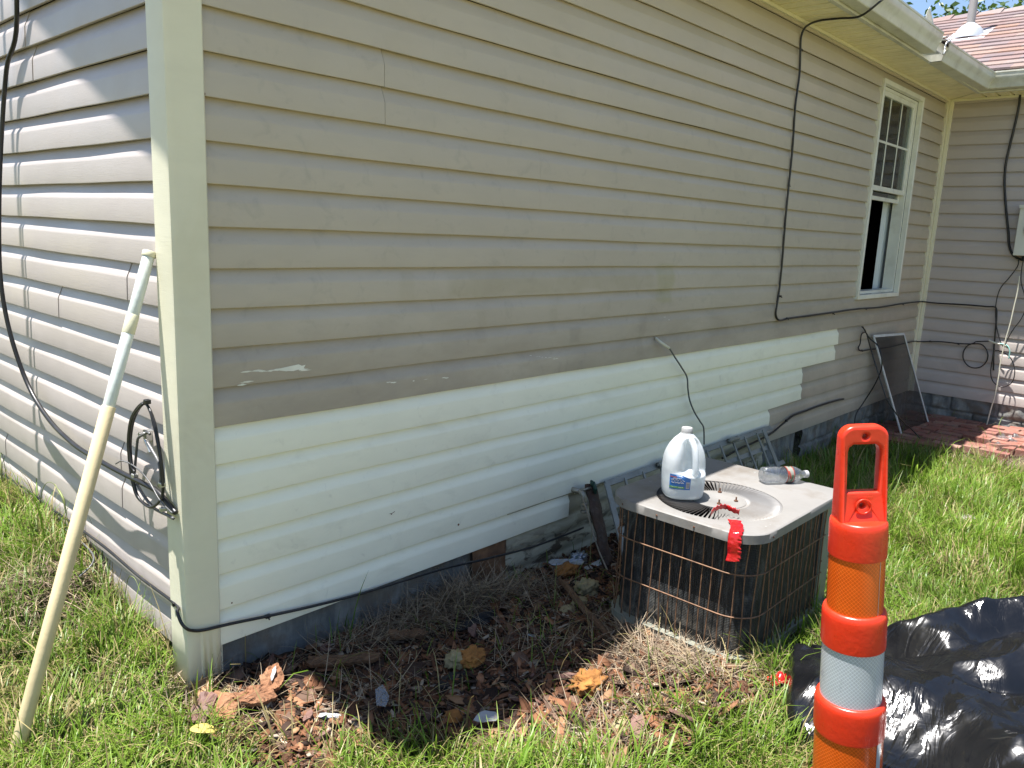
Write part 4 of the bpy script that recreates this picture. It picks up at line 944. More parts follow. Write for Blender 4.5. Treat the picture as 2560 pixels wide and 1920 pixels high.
for k, (u, v) in enumerate(((828, 500), (940, 562), (822, 580), (880, 548))):
    if k == 3: continue
    p = Vector(onZ(1500+u*.3617, 1050+v*.3617, LZ-.002)); mb = MB(); mb.tube([p-Vector((0, 0, .008)), p+Vector((0, 0, .016))], .003, 8); mb.lathe([(0, .0), (.0075, .0), (.0075, .005), (0, .005)], 6, Matrix.Translation(p+Vector((0, 0, -.001)))); mb.build('motor_bolt', M_rust, ac)
for i, (x, y) in enumerate(along(Lp[1:], .145)):
    nrm = Vector((x-fc[0], y-fc[1], 0)).normalized(); p = Vector((x, y, LZ-.02)); mb = MB(); mb.lathe([(0, 0), (.0042, 0), (.0035, .002), (0, .0025)], 8, Matrix.Translation(p) @ nrm.to_track_quat('Z', 'Y').to_matrix().to_4x4()); mb.build('lid_screw', M_rust, ac)
M_fl = plain('white_flake', (.24, .24, .23), .7)
for i in range(16):
    x = random.uniform(LX0+.03, LX1-.03); y = random.uniform(LY0+.03, LY1-.03)
    if abs(math.hypot(x-fc[0], y-fc[1])-.16) < .09: continue
    r_ = random.uniform(.002, .008); mb = MB(); mb.add([(x+r_*random.uniform(.5, 1.8)*math.cos(t), y+r_*random.uniform(.3, 1)*math.sin(t), LZ+.0006) for t in np.linspace(0, 5.6, 8)], [tuple(range(8))]); mb.build('paint_flake', M_fl, ac)

# ================================================================== JUG
jc = Vector((1.405, -.755, LZ+.001))
jug = empty('water_jug', tuple(jc), 'translucent gallon jug of water with blue label standing on the air conditioner', 'jug')
def hdpe():
    m = NT('cloudy_plastic'); m.set((.72, .745, .77), .28, 0, m.bump(m.noise(14, 3), .003), .5)
    t = m.n('ShaderNodeBsdfTranslucent'); t.inputs[0].default_value = (.7, .75, .77, 1)
    tr = m.n('ShaderNodeBsdfTransparent'); tr.inputs[0].default_value = (.85, .9, .92, 1)
    a = m.n('ShaderNodeMixShader'); a.inputs[0].default_value = .4; m.l(m.p.outputs[0], a.inputs[1]); m.l(t.outputs[0], a.inputs[2])
    b = m.n('ShaderNodeMixShader'); b.inputs[0].default_value = .28; m.l(a.outputs[0], b.inputs[1]); m.l(tr.outputs[0], b.inputs[2]); m.l(b.outputs[0], m.out.inputs[0]); return m.m
M_hdpe = hdpe()
ROT = math.atan2(-.733, .679)   # along the picture's left-right
def jprof(z):
    return float(np.interp(z, [0, .004, .012, .03, .07, .11, .14, .165, .19, .21, .223, .232, .236], [.052, .064, .0705, .0735, .0755, .0765, .0745, .069, .058, .045, .032, .0225, .0195]))
HA = math.atan2(CP[1]-jc.y, CP[0]-jc.x)+.62   # the side that carries the handle
def jpt(a, z):
    sq = (abs(math.cos(a-ROT))**3.0+abs(math.sin(a-ROT))**3.0)**(-1/3.0); k = float(np.interp(z, [0, .15, .22], [1, .7, 0])); r = jprof(z)*(1+(sq-1)*k)
    da = (a-HA+math.pi) % (2*math.pi)-math.pi
    t = math.exp(-(da/.74)**4)*float(smooth01(z, .092, .108))*float(1-smooth01(z, .195, .222)); r -= .054*t
    return Vector((math.cos(a)*r, math.sin(a)*r, z))
zs = [0, .0, .002, .006, .012, .02, .03, .045, .06, .075, .085, .09, .095, .1, .105, .11, .12, .13, .14, .15, .16, .17, .18, .19, .197, .204, .21, .217, .223, .229, .233, .236]
n = 72; vs = []
for i, z in enumerate(zs):
    for k in range(n): p = jpt(2*math.pi*k/n, z); vs.append(jc+(p if i else Vector((0, 0, .004))))
mb = MB(); mb.add(vs, [(i*n+k, i*n+(k+1) % n, (i+1)*n+(k+1) % n, (i+1)*n+k) for i in range(len(zs)-1) for k in range(n)])
mb.build('jug_body', M_hdpe, jug, True)
hd = Vector((math.cos(HA), math.sin(HA), 0)); mb = MB()
mb.tube([jc+hd*.018+Vector((0, 0, .216)), jc+hd*.036+Vector((0, 0, .211)), jc+hd*.054+Vector((0, 0, .192)), jc+hd*.064+Vector((0, 0, .165)), jc+hd*.069+Vector((0, 0, .135)), jc+hd*.070+Vector((0, 0, .108)), jc+hd*.066+Vector((0, 0, .09))], .0115, 14, 6)
mb.build('jug_handle', M_hdpe, jug, True)
M_capw = plain('white_cap_plastic', (.30, .30, .30), .4, var=.03)
mb = MB(); pr = [(.0195, .231), (.021, .2315), (.021, .236), (.019, .237)]; mb.lathe(pr, 32, Matrix.Translation(jc), cap=False)
nn = 48; vs = []
for r_, z in ((.0185, .238), (.0198, .238), (.0195, .2525), (.018, .2545), (.0, .2545)):
    for k in range(nn): rr = r_*(1+(.018 if k % 2 and r_ > .019 else 0)); vs.append(jc+Vector((rr*math.cos(2*math.pi*k/nn), rr*math.sin(2*math.pi*k/nn), z)))
mb.add(vs, [(i*nn+k, i*nn+(k+1) % nn, (i+1)*nn+(k+1) % nn, (i+1)*nn+k) for i in range(4) for k in range(nn)]); mb.build('jug_cap', M_capw, jug, True, angle=40)
def watr():
    m = NT('jug_water'); m.set((.42, .49, .50), .05, 0, None, .5); t = m.n('ShaderNodeBsdfTransparent'); t.inputs[0].default_value = (.8, .88, .9, 1)
    a = m.n('ShaderNodeMixShader'); a.inputs[0].default_value = .5; m.l(m.p.outputs[0], a.inputs[1]); m.l(t.outputs[0], a.inputs[2]); m.l(a.outputs[0], m.out.inputs[0]); return m.m
mb = MB(); zz = [.004, .012, .03, .05, .062]; vs = []
for z in zz+[.062]:
    for k in range(n): p = jpt(2*math.pi*k/n, z)*.965; p.z = z; vs.append(jc+p)
vs += []; mb.add(vs, [(i*n+k, i*n+(k+1) % n, (i+1)*n+(k+1) % n, (i+1)*n+k) for i in range(len(zz)-1) for k in range(n)]+[tuple(range(4*n, 5*n)), tuple(range(n))[::-1]]); mb.build('water', watr(), jug, True, angle=40)
LA = math.atan2(CP[1]-jc.y, CP[0]-jc.x)-.15
def lab(u0, u1, v0, v1, off, f=None):
    def fn(u, v):
        a = LA+(u0+(u1-u0)*u)*.84; z = v0+(v1-v0)*v
        if f: z = f(u0+(u1-u0)*u, z)
        p = jpt(a, z); q_ = Vector((p.x, p.y, 0)).normalized()*off; return jc+p+q_
    return fn
def lmat(nm, c): return plain(nm, c, .35, var=.03)
ltop = lambda u, z: z-(.013*smooth01(np.array(u), -.1, 1.)*(z-.045)/.04 if z > .045 else 0)
mb = MB(); mb.grid(lab(-.5, .62, .044, .098, .0006, lambda u, z: float(ltop(u, z))), 16, 8); lb = mb.build('jug_label', lmat('blue_label', (.012, .095, .30)), jug, True)
mb = MB(); mb.grid(lab(-.49, .30, .048, .056, .0011), 12, 2); mb.build('label_green_band', lmat('green_label', (.06, .19, .07)), jug, True)
mb = MB(); mb.grid(lab(.38, .58, .049, .073, .0011), 6, 3); mb.build('label_barcode_box', lmat('white_label', (.27, .28, .29)), jug, True)
mb = MB(); [mb.grid(lab(.40, .56, z, z+.0011, .0014), 4, 2) for z in np.arange(.052, .070, .0026)]; mb.build('barcode', lmat('barcode_ink', (.03, .05, .08)), jug)
mb = MB(); mb.grid(lab(-.47, -.12, .088, .0915, .0011), 8, 2); mb.build('label_red_mark', lmat('pink_label', (.30, .07, .07)), jug)
mb = MB()
# cursive-looking white lettering strokes on the label
for row, (zb_, hh, u0, u1, nst) in enumerate(((.0745, .0075, -.42, .32, 9), (.083, .0035, -.3, .12, 8), (.0665, .0045, -.4, .26, 12), (.0515, .002, -.42, -.1, 7), (.0515, .002, -.03, .24, 6))):
    for i in range(nst):
        u = u0+(u1-u0)*(i+.1)/nst; du = (u1-u0)/nst*.75; rr_ = random.Random(row*50+i)
        pts_ = [lab(u+du*x, u+du*x, zb_+hh*y, zb_+hh*y, .0013)(0, 0) for x, y in ((0, rr_.choice((0, .9))), (.3, rr_.random()), (.5, rr_.choice((1.1, .2))), (.8, rr_.random()), (1, rr_.choice((.1, .9))))]
        mb.tube(pts_, .00055 if hh > .003 else .0003, 4, 3)
mb.build('label_lettering', M_capw, jug, True)

# ================================================================== BOTTLE lying on the lid
b0 = Vector(onZ(1700+742*.2712, 1000+762*.2712, LZ)); b1 = Vector(onZ(1700+1168*.2712, 1000+752*.2712, LZ)); bd = (b1-b0); BL = bd.length; bd.normalize()
bot = empty('plastic_bottle', tuple((b0+b1)/2+Vector((0, 0, .0))), 'crumpled clear plastic water bottle with red label lying on the air conditioner lid', 'bottle')
def clearp():
    m = NT('clear_plastic'); g = m.n('ShaderNodeBsdfGlossy'); g.inputs['Roughness'].default_value = .08; g.inputs[0].default_value = (1, 1, 1, 1)
    t = m.n('ShaderNodeBsdfTransparent'); t.inputs[0].default_value = (.9, .92, .93, 1); d = m.n('ShaderNodeBsdfTranslucent'); d.inputs[0].default_value = (.35, .37, .4, 1)
    b = m.bump(m.noise(60, 3, .6), .006, 1.); m.l(b, g.inputs['Normal'])
    f = m.n('ShaderNodeLayerWeight'); f.inputs[0].default_value = .45; m.l(b, f.inputs['Normal'])
    a = m.n('ShaderNodeMixShader'); m.l(m.ramp(f.outputs['Facing'], [(0., .12), (1., .75)]), a.inputs[0]); m.l(t.outputs[0], a.inputs[1]); m.l(g.outputs[0], a.inputs[2])
    e = m.n('ShaderNodeMixShader'); e.inputs[0].default_value = .38; m.l(a.outputs[0], e.inputs[1]); m.l(d.outputs[0], e.inputs[2]); m.l(e.outputs[0], m.out.inputs[0]); return m.m
M_clear = clearp()
q = bd.to_track_quat('Z', 'Y').to_matrix().to_4x4(); BR = .031
Bm = Matrix.Translation(b0+Vector((0, 0, BR))) @ q
k_ = BL/.205
bp = [(.0, .006), (.012, .002), (.024, .0), (.030, .006), (.031, .014), (.0295, .02), (.031, .026), (.031, .04), (.029, .046), (.031, .052), (.031, .066), (.0285, .074), (.028, .082), (.031, .092), (.0312, .1), (.031, .128), (.0295, .134), (.031, .138), (.0285, .15), (.022, .166), (.0145, .178), (.0125, .184), (.0125, .192)]
mb = MB(); nb = 40; vs = []
for r_, z in bp:
    for k in range(nb):
        a = 2*math.pi*k/nb; rr = r_*(1+.05*noise.noise(Vector((math.cos(a)*1.5, math.sin(a)*1.5, z*40)))); vs.append(Bm @ Vector((rr*math.cos(a), rr*math.sin(a), z*k_)))
mb.add(vs, [(i*nb+k, i*nb+(k+1) % nb, (i+1)*nb+(k+1) % nb, (i+1)*nb+k) for i in range(len(bp)-1) for k in range(nb)]); mb.build('bottle_body', M_clear, bot, True)
mb = MB(); mb.lathe([(.0, .189), (.0148, .189), (.0150, .203), (.013, .2055), (.0, .2055)], 24, Bm @ Matrix.Diagonal((1, 1, k_, 1)), cap=False); mb.build('bottle_cap', M_capw, bot, True, angle=40)
def bl_(z0, z1, a0, a1, off, mat, nm, skew=0):
    mb = MB(); mb.grid(lambda u, v: Bm @ Vector(((.0312+off)*math.cos(a0+(a1-a0)*u), (.0312+off)*math.sin(a0+(a1-a0)*u), (z0+(z1-z0)*v+skew*(u-.5))*k_)), 40, 2); return mb.build(nm, mat, bot, True)
M_lred = lmat('red_label', (.24, .035, .02)); bl_(.099, .129, 0, 6.283, .0006, lmat('pale_label', (.2, .2, .17)), 'bottle_label'); bl_(.0985, .1025, 0, 6.283, .0009, M_lred, 'label_stripe'); bl_(.1255, .1295, 0, 6.283, .0009, M_lred, 'label_stripe')
for a0 in (.3, 2.4, 4.4): bl_(.104, .112, a0, a0+1.0, .0011, M_lred, 'label_print', .008); bl_(.115, .1215, a0+.5, a0+1.4, .0011, lmat('green_print', (.04, .09, .04)), 'label_print', -.004)

# ================================================================== RED TAPE
M_red = plain('red_plastic_film', (.42, .01, .012), .22, var=.1, bump=.004, bscale=25, spec=.6)
def ribbon(name, pts, w_, wdir, label, cat, twist=0, zig=0):
    mb = MB(); P_ = catmull([Vector(p) for p in pts], 8); wd = Vector(wdir).normalized(); n = len(P_); vs = []
    for i, p in enumerate(P_):
        d = (wd+Vector((0, 0, twist*math.sin(i*.6)))).normalized(); e = 1+.12*math.sin(i*1.3); z_ = zig*(i % 2)
        for s_ in (-1, -.33, .33, 1): vs.append(p+d*w_/2*s_*(e if s_ > 0 else 1)+d*(z_ if s_ == 1 else 0)+Vector((0, 0, .0016*math.sin(i*1.1+s_*2))))
    mb.add(vs, [(i*4+k, i*4+k+1, (i+1)*4+k+1, (i+1)*4+k) for i in range(n-1) for k in range(3)])
    o = mb.build(name, M_red, None, True); o.modifiers.new('t', 'SOLIDIFY').thickness = .0008; return tag(o, label, cat)
def L5(u, v, z=LZ+.004): return onZ(1500+u*.3617, 1050+v*.3617, z)
p = [L5(1010, 728), L5(985, 755), L5(968, 775), L5(955, 790, LZ+.003)]
e = Vector(p[-1]); out = Vector((-1, -.12, 0)).normalized()
t1 = L5(1000, 735); t2 = L5(930, 770); 
xe = LX0-.004
ya, yb = t1[1]-.01, t1[1]
ypt = -1.068; LX0s = LX0; LX0 = LX0+.010
ribbon('red_tape', [(LX0+.075, ypt+.045, LZ+.012), (LX0+.05, ypt+.022, LZ+.005), (LX0+.02, ypt+.006, LZ+.003), (LX0-.003, ypt-.002, LZ+.001), (LX0-.010, ypt-.004, LZ-.02), (LX0-.012, ypt-.006, LZ-.045), (LX0-.010, ypt-.008, LZ-.070), (LX0-.014, ypt-.005, LZ-.092)], .042, (.3, -1, 0), 'red plastic tape folded over the front edge of the air conditioner lid', 'tape', .15)
gp = [L5(765, 668, LZ+.003), L5(790, 640, LZ+.010), L5(830, 622, LZ+.014), L5(870, 622, LZ+.012), L5(910, 640, LZ+.012), L5(960, 660, LZ+.006)]
ribbon('red_tape', [g+np.array([0, 0, .010]) for g in gp], .017, (-.25, -.2, .9), 'torn strip of red tape with a zigzag edge caught on the fan grille', 'tape', .05, .006)
LX0 = LX0s
p = Vector(onG(*D(1675, 1500))); ribbon('red_tape', [p+Vector((-.01, .02, .03)), p+Vector((.01, .0, .05)), p+Vector((.04, -.02, .04)), p+Vector((.08, -.03, .02))], .04, (.3, .5, .5), 'crumpled red plastic scrap on the grass at the tip of the black sheeting', 'plastic scrap', .6)

# ================================================================== DELINEATOR CONE
T0 = Vector((0.797, -1.548, 0.87)); lean = Vector((.08*.68, -.08*.733, -1)); Lc = 1.02
def cz(s): return T0+lean*s
cone_base = cz(Lc); cone_base.z = gz(cone_base.x, cone_base.y)+.0
cone = empty('traffic_delineator', tuple(cone_base), 'tall orange traffic delineator post with looped handle and reflective bands', 'traffic post')
axd = -lean.normalized(); rx = Vector((.68, -.733, 0)); rx = (rx-axd*rx.dot(axd)).normalized(); ry = axd.cross(rx)
def Cm(s):   # local frame: z along the post, x across the picture
    o_ = cz(s); m_ = Matrix.Identity(4)
    for i in range(3): m_[i][0] = rx[i]; m_[i][1] = ry[i]; m_[i][2] = axd[i]; m_[i][3] = o_[i]
    return m_
def omat(nm, c, r=.3):
    m = NT(nm); m.set(m.mix(m.ramp(m.noise(9, 5, .7), [(.4, 0.), (.8, .25)]), c, tuple(k*.6+.01 for k in c)), m.ramp(m.noise(30, 4), [(.3, r-.05), (.7, r+.12)]), 0, m.bump(m.noise(70, 3), .0006), .45)
    m.p.inputs['Subsurface Weight'].default_value = .0; return m.m
M_or = omat('orange_plastic', (.60, .030, .009))
def refl(nm, c, c2):
    m = NT(nm); k = m.n('ShaderNodeTexBrick'); mp = m.map((1, 1, 1), obj=False)
    uv = m.n('ShaderNodeMapping'); m.l(m.tc.outputs['UV'], uv.inputs[0]); uv.inputs['Rotation'].default_value = (0, 0, math.radians(45))
    ch = m.n('ShaderNodeTexVoronoi', feature='DISTANCE_TO_EDGE'); m.l(uv.outputs[0], ch.inputs[0]); ch.inputs['Scale'].default_value = 150; ch.inputs['Randomness'].default_value = .0
    li = m.ramp(ch.outputs['Distance'], [(.02, .9), (.10, 0.)])
    col = m.mix(m.ramp(m.noise(7, 4), [(.35, 0.), (.7, 1.)]), c, c2); col = m.mix(li, col, tuple(min(1, x*1.5+.012) for x in c2)); col = m.mix(m.ramp(m.noise(22, 5, .7), [(.6, 0.), (.72, .35)]), col, tuple(x*.5 for x in c))
    m.set(col, .22, .0, m.bump(ch.outputs['Distance'], .0002, .4), .6); return m.m
M_rfo = refl('orange_reflective', (.46, .062, .003), (.60, .095, .005)); M_rfw = refl('silver_reflective', (.32, .345, .37), (.40, .43, .45))
secs = [(.216, .304, .0648, 'collar'), (.304, .450, .0630, 'o'), (.440, .533, .0732, 'collar'), (.533, .682, .0708, 'w'), (.672, .764, .0826, 'collar'), (.764, .93, .0802, 'o'), (.92, 1.0, .095, 'collar')]
for s0, s1, r, kind in secs:
    m_ = Cm(0); mb = MB()
    if kind == 'collar':
        pr = [(.0, -s0-.001), (r*.80, -s0-.001), (r*.90, -s0-.0008), (r*.955, -s0-.004), (r*.985, -s0-.010), (r*.998, -s0-.018), (r, -s0-.03), (r*1.004, -s1+.004), (r*1.0, -s1-.0005), (r*.9, -s1-.001)]
        mb.lathe(pr[::-1], 64, m_, cap=False); mb.build('body_collar', M_or, cone, True, angle=50)
    else:
        pr = [(r*1.006, -s1-.012), (r*.995, -s0)]
        nn = 64; vs = [m_ @ Vector((rr*math.cos(2*math.pi*k/nn), rr*math.sin(2*math.pi*k/nn), z)) for rr, z in pr for k in range(nn+1)]
        mb.add(vs, [(k, k+1, nn+1+k+1, nn+1+k) for k in range(nn)])
        o = mb.build('reflective_band', M_rfo if kind == 'o' else M_rfw, cone, True); tag(o, 'orange reflective band' if kind == 'o' else 'silver reflective band')
        uvl = o.data.uv_layers.new(name='UVMap')
        for pl in o.data.polygons:
            k = pl.index
            for li_, (uu, vv) in zip(pl.loop_indices, ((k, 0), (k+1, 0), (k+1, 1), (k, 1))): uvl.data[li_].uv = (uu/nn*2*math.pi*r, vv*(s1-s0))
        mb = MB(); mb.tube([m_ @ Vector((r*1.003*math.cos(t), r*1.003*math.sin(t), -s0-.0008)) for t in np.linspace(0, 2*math.pi, 65)[:-1]], .0007, 5, closed=True); mb.build('band_edge', plain('pale_edge', (.3, .12, .08), .4), cone, True)
        a0 = math.radians(-62)
        if kind == 'o':
            mb = MB(); mb.grid(lambda u, v: m_ @ Vector(((r*1.009)*math.cos(a0+u*(.02 if s0 < .5 else .2)), (r*1.009)*math.sin(a0+u*(.02 if s0 < .5 else .2)), -s0-.002-(s1-s0)*v)), 4, 2); mb.build('band_seam', M_rfw, cone, True)
# handle: rounded loop with an opening and two bolt holes
import bmesh
def handle():
    Wd, s_top, s_bot = .0535, -.008, .235; thick = .0165
    # 2D shape as polygon with holes through a filled curve
    cu = bpy.data.curves.new('h', 'CURVE'); cu.dimensions = '2D'; cu.fill_mode = 'BOTH'; cu.extrude = thick-.008; cu.bevel_depth = .008; cu.bevel_resolution = 4
    def poly(pts_):
        sp = cu.splines.new('POLY'); sp.points.add(len(pts_)-1); sp.use_cyclic_u = True
        for i, (x, y) in enumerate(pts_): sp.points[i].co = (x, y, 0, 1)
    def rr(x0, x1, y0, y1, r, n=8):
        P_ = []
        for cx_, cy_, a0 in ((x1-r, y1-r, 0), (x0+r, y1-r, 90), (x0+r, y0+r, 180), (x1-r, y0+r, 270)):
            P_ += [(cx_+r*math.cos(math.radians(a0+90*i/n)), cy_+r*math.sin(math.radians(a0+90*i/n))) for i in range(n+1)]
        return P_
    e_ = .008
    outl = rr(-Wd+e_, Wd-e_, -s_bot-.02, -s_top-e_, .022); outl = [(x*(1.03+.02*float(smooth01(-y, .05, .24))), y) for x, y in outl]
    poly(outl)
    hole = [(x*1.13, y) for x, y in [(-.031+0, -.150), (.031, -.150), (.0315, -.060), (.029, -.046), (.020, -.036), (-.020, -.036), (-.029, -.046), (-.0315, -.060)]]
    hole = [(x*(1+e_/.031), y+(e_ if y > -.1 else -e_)) for x, y in hole]; poly(hole[::-1])
    for cy_ in (-.0165, -.182): poly([(.0085*1.55*math.cos(t), cy_+.0085*1.55*math.sin(t)) for t in np.linspace(0, -2*math.pi, 21)[:-1]])
    ob = bpy.data.objects.new('h', cu); COL.objects.link(ob); dg = bpy.context.evaluated_depsgraph_get(); me = bpy.data.meshes.new_from_object(ob.evaluated_get(dg))
    V = [v.co.copy() for v in me.vertices]; F = [tuple(p_.vertices) for p_ in me.polygons]; bpy.data.objects.remove(ob); bpy.data.meshes.remove(me)
    m_ = Cm(0); mb = MB(); mb.add([m_ @ Vector((v.x, v.z*(1+1.3*float(smooth01(-v.y, .207, .245))), v.y)) for v in V], F); return mb
hb = handle(); o = hb.build('handle_loop', M_or, cone, True, angle=42)
m_ = Cm(0)
for s_ in (.182, ): 
    mb = MB(); mb.tube([m_ @ Vector((.017*math.cos(t), -.0225, -s_+.017*math.sin(t))) for t in np.linspace(0, 2*math.pi, 25)[:-1]], .0022, 8, closed=True); mb.build('bolt_boss', M_or, cone, True)
mb = MB(); bq = Matrix.Translation(cz(1.0)); mb.lathe([(.20, -.05), (.20, -.02), (.17, -.005), (.11, .0), (.10, .012), (.09, .012)], 8, bq, cap=True); cutbox(mb.build('rubber_base', plain('black_rubber', (.015, .015, .015), .7), cone), .006)

# ================================================================== BLACK SHEETING
def tri(x): return abs((x % 1)-.5)*2
def sheet():
    out = BAG_OUT
    P_ = [Vector(onZ(u, v, -.09)) for u, v in out]; P_ = catmull([Vector((p.x, p.y, 0)) for p in P_], 10, True)
    # even angular sampling about a centre
    c = Vector(onZ(*D(2120, 1600), -.09)); c.z = 0
    A_ = 300; Rn = 130; ang = np.array([math.atan2(p.y-c.y, p.x-c.x) for p in P_]); rad = np.array([(p-c).length for p in P_])
    od = np.argsort(ang); ang = ang[od]; rad = rad[od]; ta_ = np.linspace(-math.pi, math.pi, A_, endpoint=False); ra = np.interp(ta_, ang, rad, period=2*math.pi)
    T, Rr = np.meshgrid(ta_, np.linspace(0.004, 1, Rn)); rr = Rr*ra[None, :]; X = c.x+rr*np.cos(T); Y = c.y+rr*np.sin(T)
    edge = (1-Rr)
    # picture-aligned axes on the ground: u along the camera's right, v away
    U = (X-c.x)*.68-(Y-c.y)*.733; V = (X-c.x)*.739+(Y-c.y)*.674
    H = .05*smooth01(edge, 0, .05)+.075*smooth01(edge, .02, .5)
    w1 = .05*np.sin(U*7+1)+.03*np.sin(U*15+V*6); 
    def ridge(v0, slope, amp, wid, seed, u0=-9, u1=9):
        d = (V+w1*.8-v0-slope*U)/wid; m = smooth01(U, u0, u0+.15)*(1-smooth01(U, u1-.15, u1)); s_ = np.where(d < 0, np.exp(-np.abs(d*1.1)**1.3), np.exp(-np.abs(d*.40)**1.3)); return amp*m*s_
    H += ridge(.42, -.04, .075, .07, 1, -.2, 2)+ridge(.16, .02, .06, .075, 2, -.12, 2)-.03*np.exp(-((V-.30+w1)/.035)**2)*smooth01(U, -.3, 0)
    H += ridge(-.02, .05, .045, .05, 3, .02, 2)-.025*np.exp(-((V-.055+w1*.6)/.02)**2)*smooth01(U, -.1, .1)+ridge(-.22, -.05, .06, .07, 4, -.5, 2)+ridge(-.45, .03, .05, .06, 5)
    H += ridge(.05, .3, .02, .05, 6, -.8, -.1)
    rs_ = np.random.default_rng(11); cr = np.zeros_like(H); 
    zone = .32+.9*smooth01(U, .2, .35)*np.exp(-((V+.02)/.09)**2)+.6*smooth01(U, -.05, .1)*np.exp(-((V+.30)/.07)**2)+.5*np.exp(-((V-.40)/.05)**2)
    for f, am in ((2.6, .034), (6.5, .014), (13, .0050), (22, .0014)):
        for _ in range(3):
            a = rs_.uniform(0, math.pi); ph = rs_.uniform(0, 9, 3)
            q_ = (U*math.cos(a)+V*math.sin(a)*1.3)*f+.6*np.sin(U*f*.7+ph[0])+.5*np.sin(V*f*.9+ph[1])+ph[2]
            t_ = np.abs((q_ % 1)-.5)*2; msk = (.35+.65*wn(U, V, 4+f*.2, int(ph[0]*3)))*(zone if f > 5 else 1); cr += am*(t_**1.5)*msk*np.sin(np.clip(edge*30, 0, math.pi/2))
    H = H*(.95+.25*smooth01(U, .0, .35))+cr; H *= .3+.7*smooth01(np.hypot(X-.87, Y+1.63), .2, .42); z = ground(X, Y)+.015+H
    left = smooth01(-U, .35, .6); z += .13*left*smooth01(edge, .0, .25)*smooth01(V, -.15, .12)
    Vv = np.stack([X, Y, z], -1).reshape(-1, 3); i = np.arange(A_*Rn).reshape(Rn, A_)
    i2 = np.concatenate([i, i[:, :1]], 1); F = np.stack([i2[:-1, :-1], i2[:-1, 1:], i2[1:, 1:], i2[1:, :-1]], -1).reshape(-1, 4)
    # skirt to the ground so that the film has a lower edge
    m = NT('black_polythene'); 
    col = m.mix(m.ramp(m.noise(5, 6, .7), [(.45, 0.), (.75, .6)]), (.004, .0042, .005), (.012, .012, .013)); col = m.mix(m.ramp(m.noise(1., 6, .75, m.map((40, 7, 7), rot=(0, 0, .9))), [(.62, 0.), (.72, .35)]), col, (.08, .075, .06))
    ru = m.ramp(m.noise(6, 5), [(.35, .13), (.7, .27)])
    rg = m.math('ABSOLUTE', m.math('SUBTRACT', m.noise(1., 4, .55, m.map((4, 9, 5), rot=(0, 0, .6)), 1.4), .5)); r2 = m.math('ABSOLUTE', m.math('SUBTRACT', m.noise(1., 3, .55, m.map((16, 8, 9), rot=(0, 0, -.5)), 1.0), .5))
    b = m.bump(m.ramp(rg, [(0., 0.), (.09, 1.)]), .005, .22); b = m.bump(m.ramp(r2, [(0., 0.), (.08, 1.)]), .0025, .08, b); b = m.bump(m.noise(9, 3, .5, None, 1.0), .006, .3, b); b = m.bump(m.noise(60, 3), .0008, .12, b)
    m.set(col, ru, 0, b, .55)
    o = npmesh('black_sheeting', Vv, F, m.m, None, True, 'heap of crumpled shiny black plastic sheeting on the lawn behind the traffic post', None, 'plastic sheet')
    if 'kind' in o: del o['kind']
    sm = o.modifiers.new('t', 'SOLIDIFY'); sm.thickness = .0015; return o
sheet()
#PART3
# ================================================================== WINDOW SCREEN leaning in the corner
def plane3(px_, py_, p0, nrm): r = ray(px_, py_); t = ((np.array(p0)-CP)@nrm)/(r@nrm); return Vector(CP+t*r)
A1 = onY(1920+685*.3858, 640+520*.3858, -.045); B1 = onZ(1920+875*.3858, 640+1195*.3858, -.245); C1 = onZ(1920+1050*.3858, 640+1125*.3858, -.245)
nrm_ = np.cross(B1-A1, C1-A1); nrm_ = nrm_/np.linalg.norm(nrm_); D1 = plane3(1920+880*.3858, 640+505*.3858, A1, nrm_)
A1, B1, C1 = Vector(A1), Vector(B1), Vector(C1)
scr = empty('window_screen', tuple((B1+C1)/2), 'grey framed window screen with dark mesh leaning in the inside corner', 'window screen')
M_alu = plain('dull_aluminium', (.34, .35, .35), .4, .5, var=.1, dirt=(.15, .14, .12), dirtamt=.3)
N_ = Vector(nrm_); M_sf = plain('screen_frame_paint', (.58, .60, .60), .45, .2)
mb = MB(); w_ = .02
for a_, b_ in ((A1, B1), (B1, C1), (C1, D1), (D1, A1)): mb.bar(a_, b_, w_, .009, N_)
cutbox(mb.build('screen_frame', M_sf, scr), .001)
def meshmat():
    m = NT('fibreglass_mesh'); t = m.n('ShaderNodeBsdfTransparent'); m.set((.008, .0085, .010), .6); a = m.n('ShaderNodeMixShader'); a.inputs[0].default_value = .72
    m.l(t.outputs[0], a.inputs[1]); m.l(m.p.outputs[0], a.inputs[2]); m.l(a.outputs[0], m.out.inputs[0]); return m.m
mb = MB(); mb.add([A1+N_*.001, B1+N_*.001, C1+N_*.001, D1+N_*.001], [(0, 1, 2, 3)]); mb.build('screen_mesh', meshmat(), scr)
for f_ in (.25, .8):
    mb = MB(); q_ = B1.lerp(C1, f_)+(A1-B1).normalized()*.004; sgn = -1 if N_.y > 0 else 1; mb.bar(q_-(C1-B1).normalized()*.012, q_+(C1-B1).normalized()*.012, .012, .014, N_); mb.build('pull_tab', M_dark, scr)

